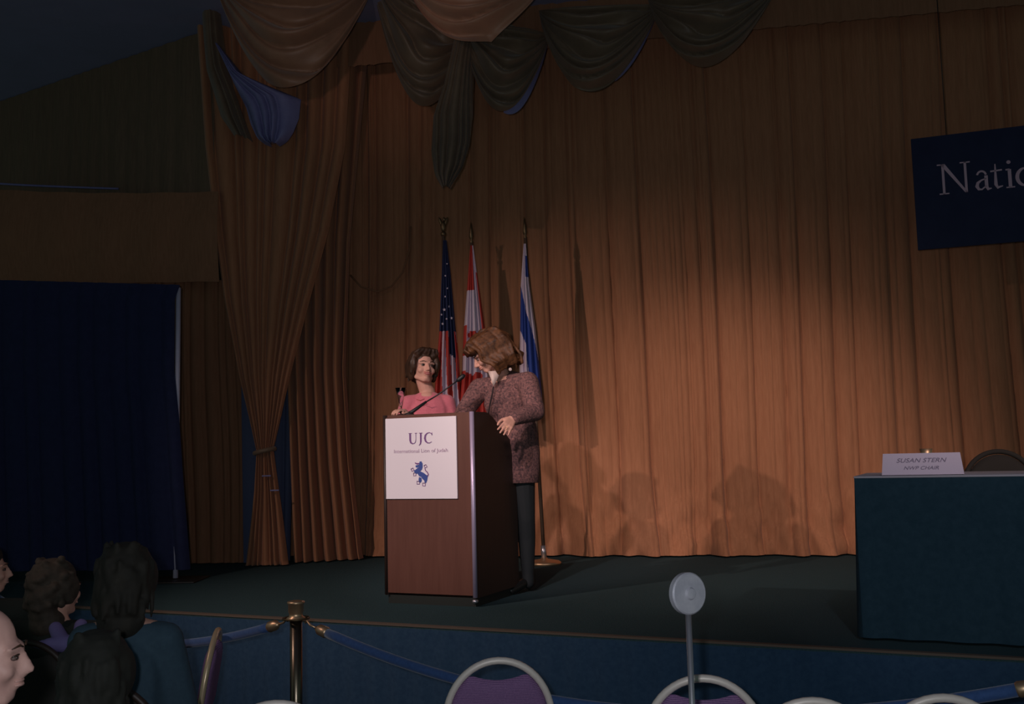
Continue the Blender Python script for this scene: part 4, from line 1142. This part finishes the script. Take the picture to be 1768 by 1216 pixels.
# ---- seated audience
CHD = [make_chair('dark chair', M['wood_dark'], M['uphol_dark']), False]
def seated(px, py, Y, yaw, pitch, top, skin, label, hair=None, htype=None, tilt=0.0, seat_yaw=0.0, scarf=False, sc=1.0, wid=1.0):
    hc = at(px, py, Y); fwd = Matrix.Rotation(seat_yaw, 3, 'Z')
    t = thing('person', (hc.x, hc.y, 0), label, 'person', None)
    def W(x, y, z): return Vector((hc.x, hc.y, 0)) + fwd @ Vector((x, y, 0)) + Vector((0, 0, z))
    H = T(hc, yaw, pitch, tilt); dz = hc.z - 1.20
    nk = W(0, -0.02, 1.05 + dz); hips = W(0, -0.05, 0.585)
    b = MB(); head_parts(b, H, sc, True)
    b.cap(H @ Vector((0, 0.02, -0.06)), 0.055, nk, 0.062); b.cap(nk, 0.065, W(0, -0.03, 0.86 + dz), 0.125); b.cap(W(0, -0.03, 0.86 + dz), 0.125, hips, 0.12)
    arms = []
    for s in (-1, 1):
        sh = W(s * 0.18 * wid, -0.02, 0.985 + dz); el = W(s * 0.23 * wid, 0.04, 0.72); wr = W(s * 0.12, 0.26, 0.64)
        arms.append((sh, el, wr))
        b.cap(nk + Vector((0, 0, -0.03)), 0.06, sh, 0.06); b.chain([sh, el, wr], [0.055, 0.044, 0.028])
        b.chain([hips + fwd @ Vector((s * 0.09, 0, -0.01)), W(s * 0.11, 0.38, 0.545), W(s * 0.11, 0.40, 0.09)], [0.085, 0.062, 0.04])
        b.cap(W(s * 0.11, 0.40, 0.05), 0.042, W(s * 0.12, 0.55, 0.04), 0.034)
        hand_parts(b, wr, fwd @ Vector((-s * 0.2, 1, -0.15)), (0, 0, 1), 1 if s < 0 else -1, 0.3)
    finalize(b, 'body', skin, t, 0.008, 3)
    face_parts(t, H, sc, 0.0, 'skin_old', 'eye_shade')
    j = MB(); j.cap(nk + Vector((0, 0, -0.045)), 0.085, W(0, -0.03, 0.86 + dz), 0.160); j.cap(W(0, -0.03, 0.86 + dz), 0.160, hips + Vector((0, 0, 0.03)), 0.150)
    for sh, el, wr in arms:
        j.cap(nk + Vector((0, 0, -0.055)), 0.075, sh, 0.080 * wid); j.chain([sh, el, el.lerp(wr, 0.9)], [0.080 * wid, 0.064, 0.046])
    finalize(j, 'jacket', top, t, 0.011, 6)
    tr = MB()
    for s in (-1, 1):
        tr.chain([hips + fwd @ Vector((s * 0.09, 0, -0.005)), W(s * 0.11, 0.385, 0.545), W(s * 0.11, 0.40, 0.12)], [0.105, 0.078, 0.060])
    finalize(tr, 'trousers', M['trousers'], t, 0.012, 4)
    for s in (-1, 1):
        q = MB().cap(W(s * 0.11, 0.40, 0.05), 0.050, W(s * 0.12, 0.56, 0.045), 0.043); finalize(q, 'shoe', M['shoe'], t, 0.01, 2)
    if hair:
        h = MB(); R = H.to_3x3(); rr = random.Random(int(px) + 400)
        def e(c, r): h.ell(H @ Vector(c), r, R)
        e((0, 0.03, 0.060), (0.094, 0.105, 0.085)); e((0, 0.06, 0.0), (0.095, 0.080, 0.105)); e((0, 0.085, -0.06), (0.085, 0.05, 0.06)); e((0, 0.070, -0.105), (0.078, 0.055, 0.060)); e((0, 0.045, -0.145), (0.088, 0.075, 0.075))
        for s in (-1, 1): e((s * 0.082, 0.01, 0.01), (0.026, 0.062, 0.075))
        n = 90 if htype == 'curly' else 60
        for k in range(n):
            a = rr.uniform(-1.9, 1.9); z = rr.uniform(-0.08, 0.14); d = Vector((math.sin(a) * 0.098, 0.03 + math.cos(a) * 0.105, z))
            if z > 0.08: d.x *= 0.7; d.y = 0.03 + (d.y - 0.03) * 0.75
            if htype == 'curly': h.ell(H @ d, (rr.uniform(0.014, 0.022),) * 3, None, 8, 6)
            else: strands(h, H, [[d, d + Vector((d.x * 0.06, 0.006, -0.035)), d + Vector((d.x * 0.02, 0.0, -0.07))]], 0.011, 0.007)
        finalize(h, 'hair', hair, t, 0.008, 1)
    elif htype == 'fringe':
        h = MB()
        for s in (-1, 1):
            for k in range(12):
                a = 0.15 + k * 0.12; d = Vector((s * 0.079 * math.cos(a * .75), 0.015 + 0.102 * math.sin(a), 0.02 - 0.01 * (k % 3)))
                strands(h, H, [[d, d * 1.02 + Vector((0, 0.003, -0.03)), d + Vector((0, 0, -0.055))]], 0.010, 0.006)
        finalize(h, 'hair', M['hair_mid'], t, 0.007, 1)
    if scarf:
        q = MB(); yy = hc.y - 0.19
        q.chain([at(60, 1114, yy), at(84, 1113, yy - 0.01), at(112, 1112, yy), at(134, 1106, yy + 0.03)], [0.012, 0.028, 0.040, 0.026])
        q.chain([at(96, 1085, yy + 0.08), at(108, 1110, yy)], [0.03, 0.036]); q.chain([at(134, 1106, yy + 0.03), at(140, 1080, yy + 0.12)], [0.026, 0.03])
        finalize(q, 'scarf', M['lavender'], t, 0.007, 3)
    # the chair under the person
    pc = W(0, 0.02, 0); c = put_chair(CHD[0], pc, seat_yaw, 'dark chair under the ' + label.split(',')[0], G, not CHD[1]); CHD[1] = True
    return t
seated(-36, 1133, 2.25, math.radians(104), 0.06, M['trousers'], M['skin_old'], 'bald man in profile at the left edge, facing right', None, 'fringe', 0, math.radians(-10), sc=0.93)
seated(172, 1168, 3.2, math.radians(178), 0.10, M['black_cloth'], M['skin'], 'low dark head in front of the teal jacket', M['hair_dim'], 'straight')
seated(222, 1003, 3.86, math.radians(176), 0.10, M['teal_jacket'], M['skin'], 'dark-haired person in a slate teal jacket, seen from behind', M['hair_black'], 'straight', wid=0.82)
seated(100, 1018, 4.75, math.radians(150), 0.05, M['black_cloth'], M['skin'], 'curly brown-haired person with a lavender scarf', M['hair_mid'], 'curly', scarf=True, seat_yaw=math.radians(-6))
seated(-24, 985, 5.1, math.radians(112), 0.0, M['black_cloth'], M['skin'], 'face half cut off at the far left edge', M['hair_black'], 'straight')
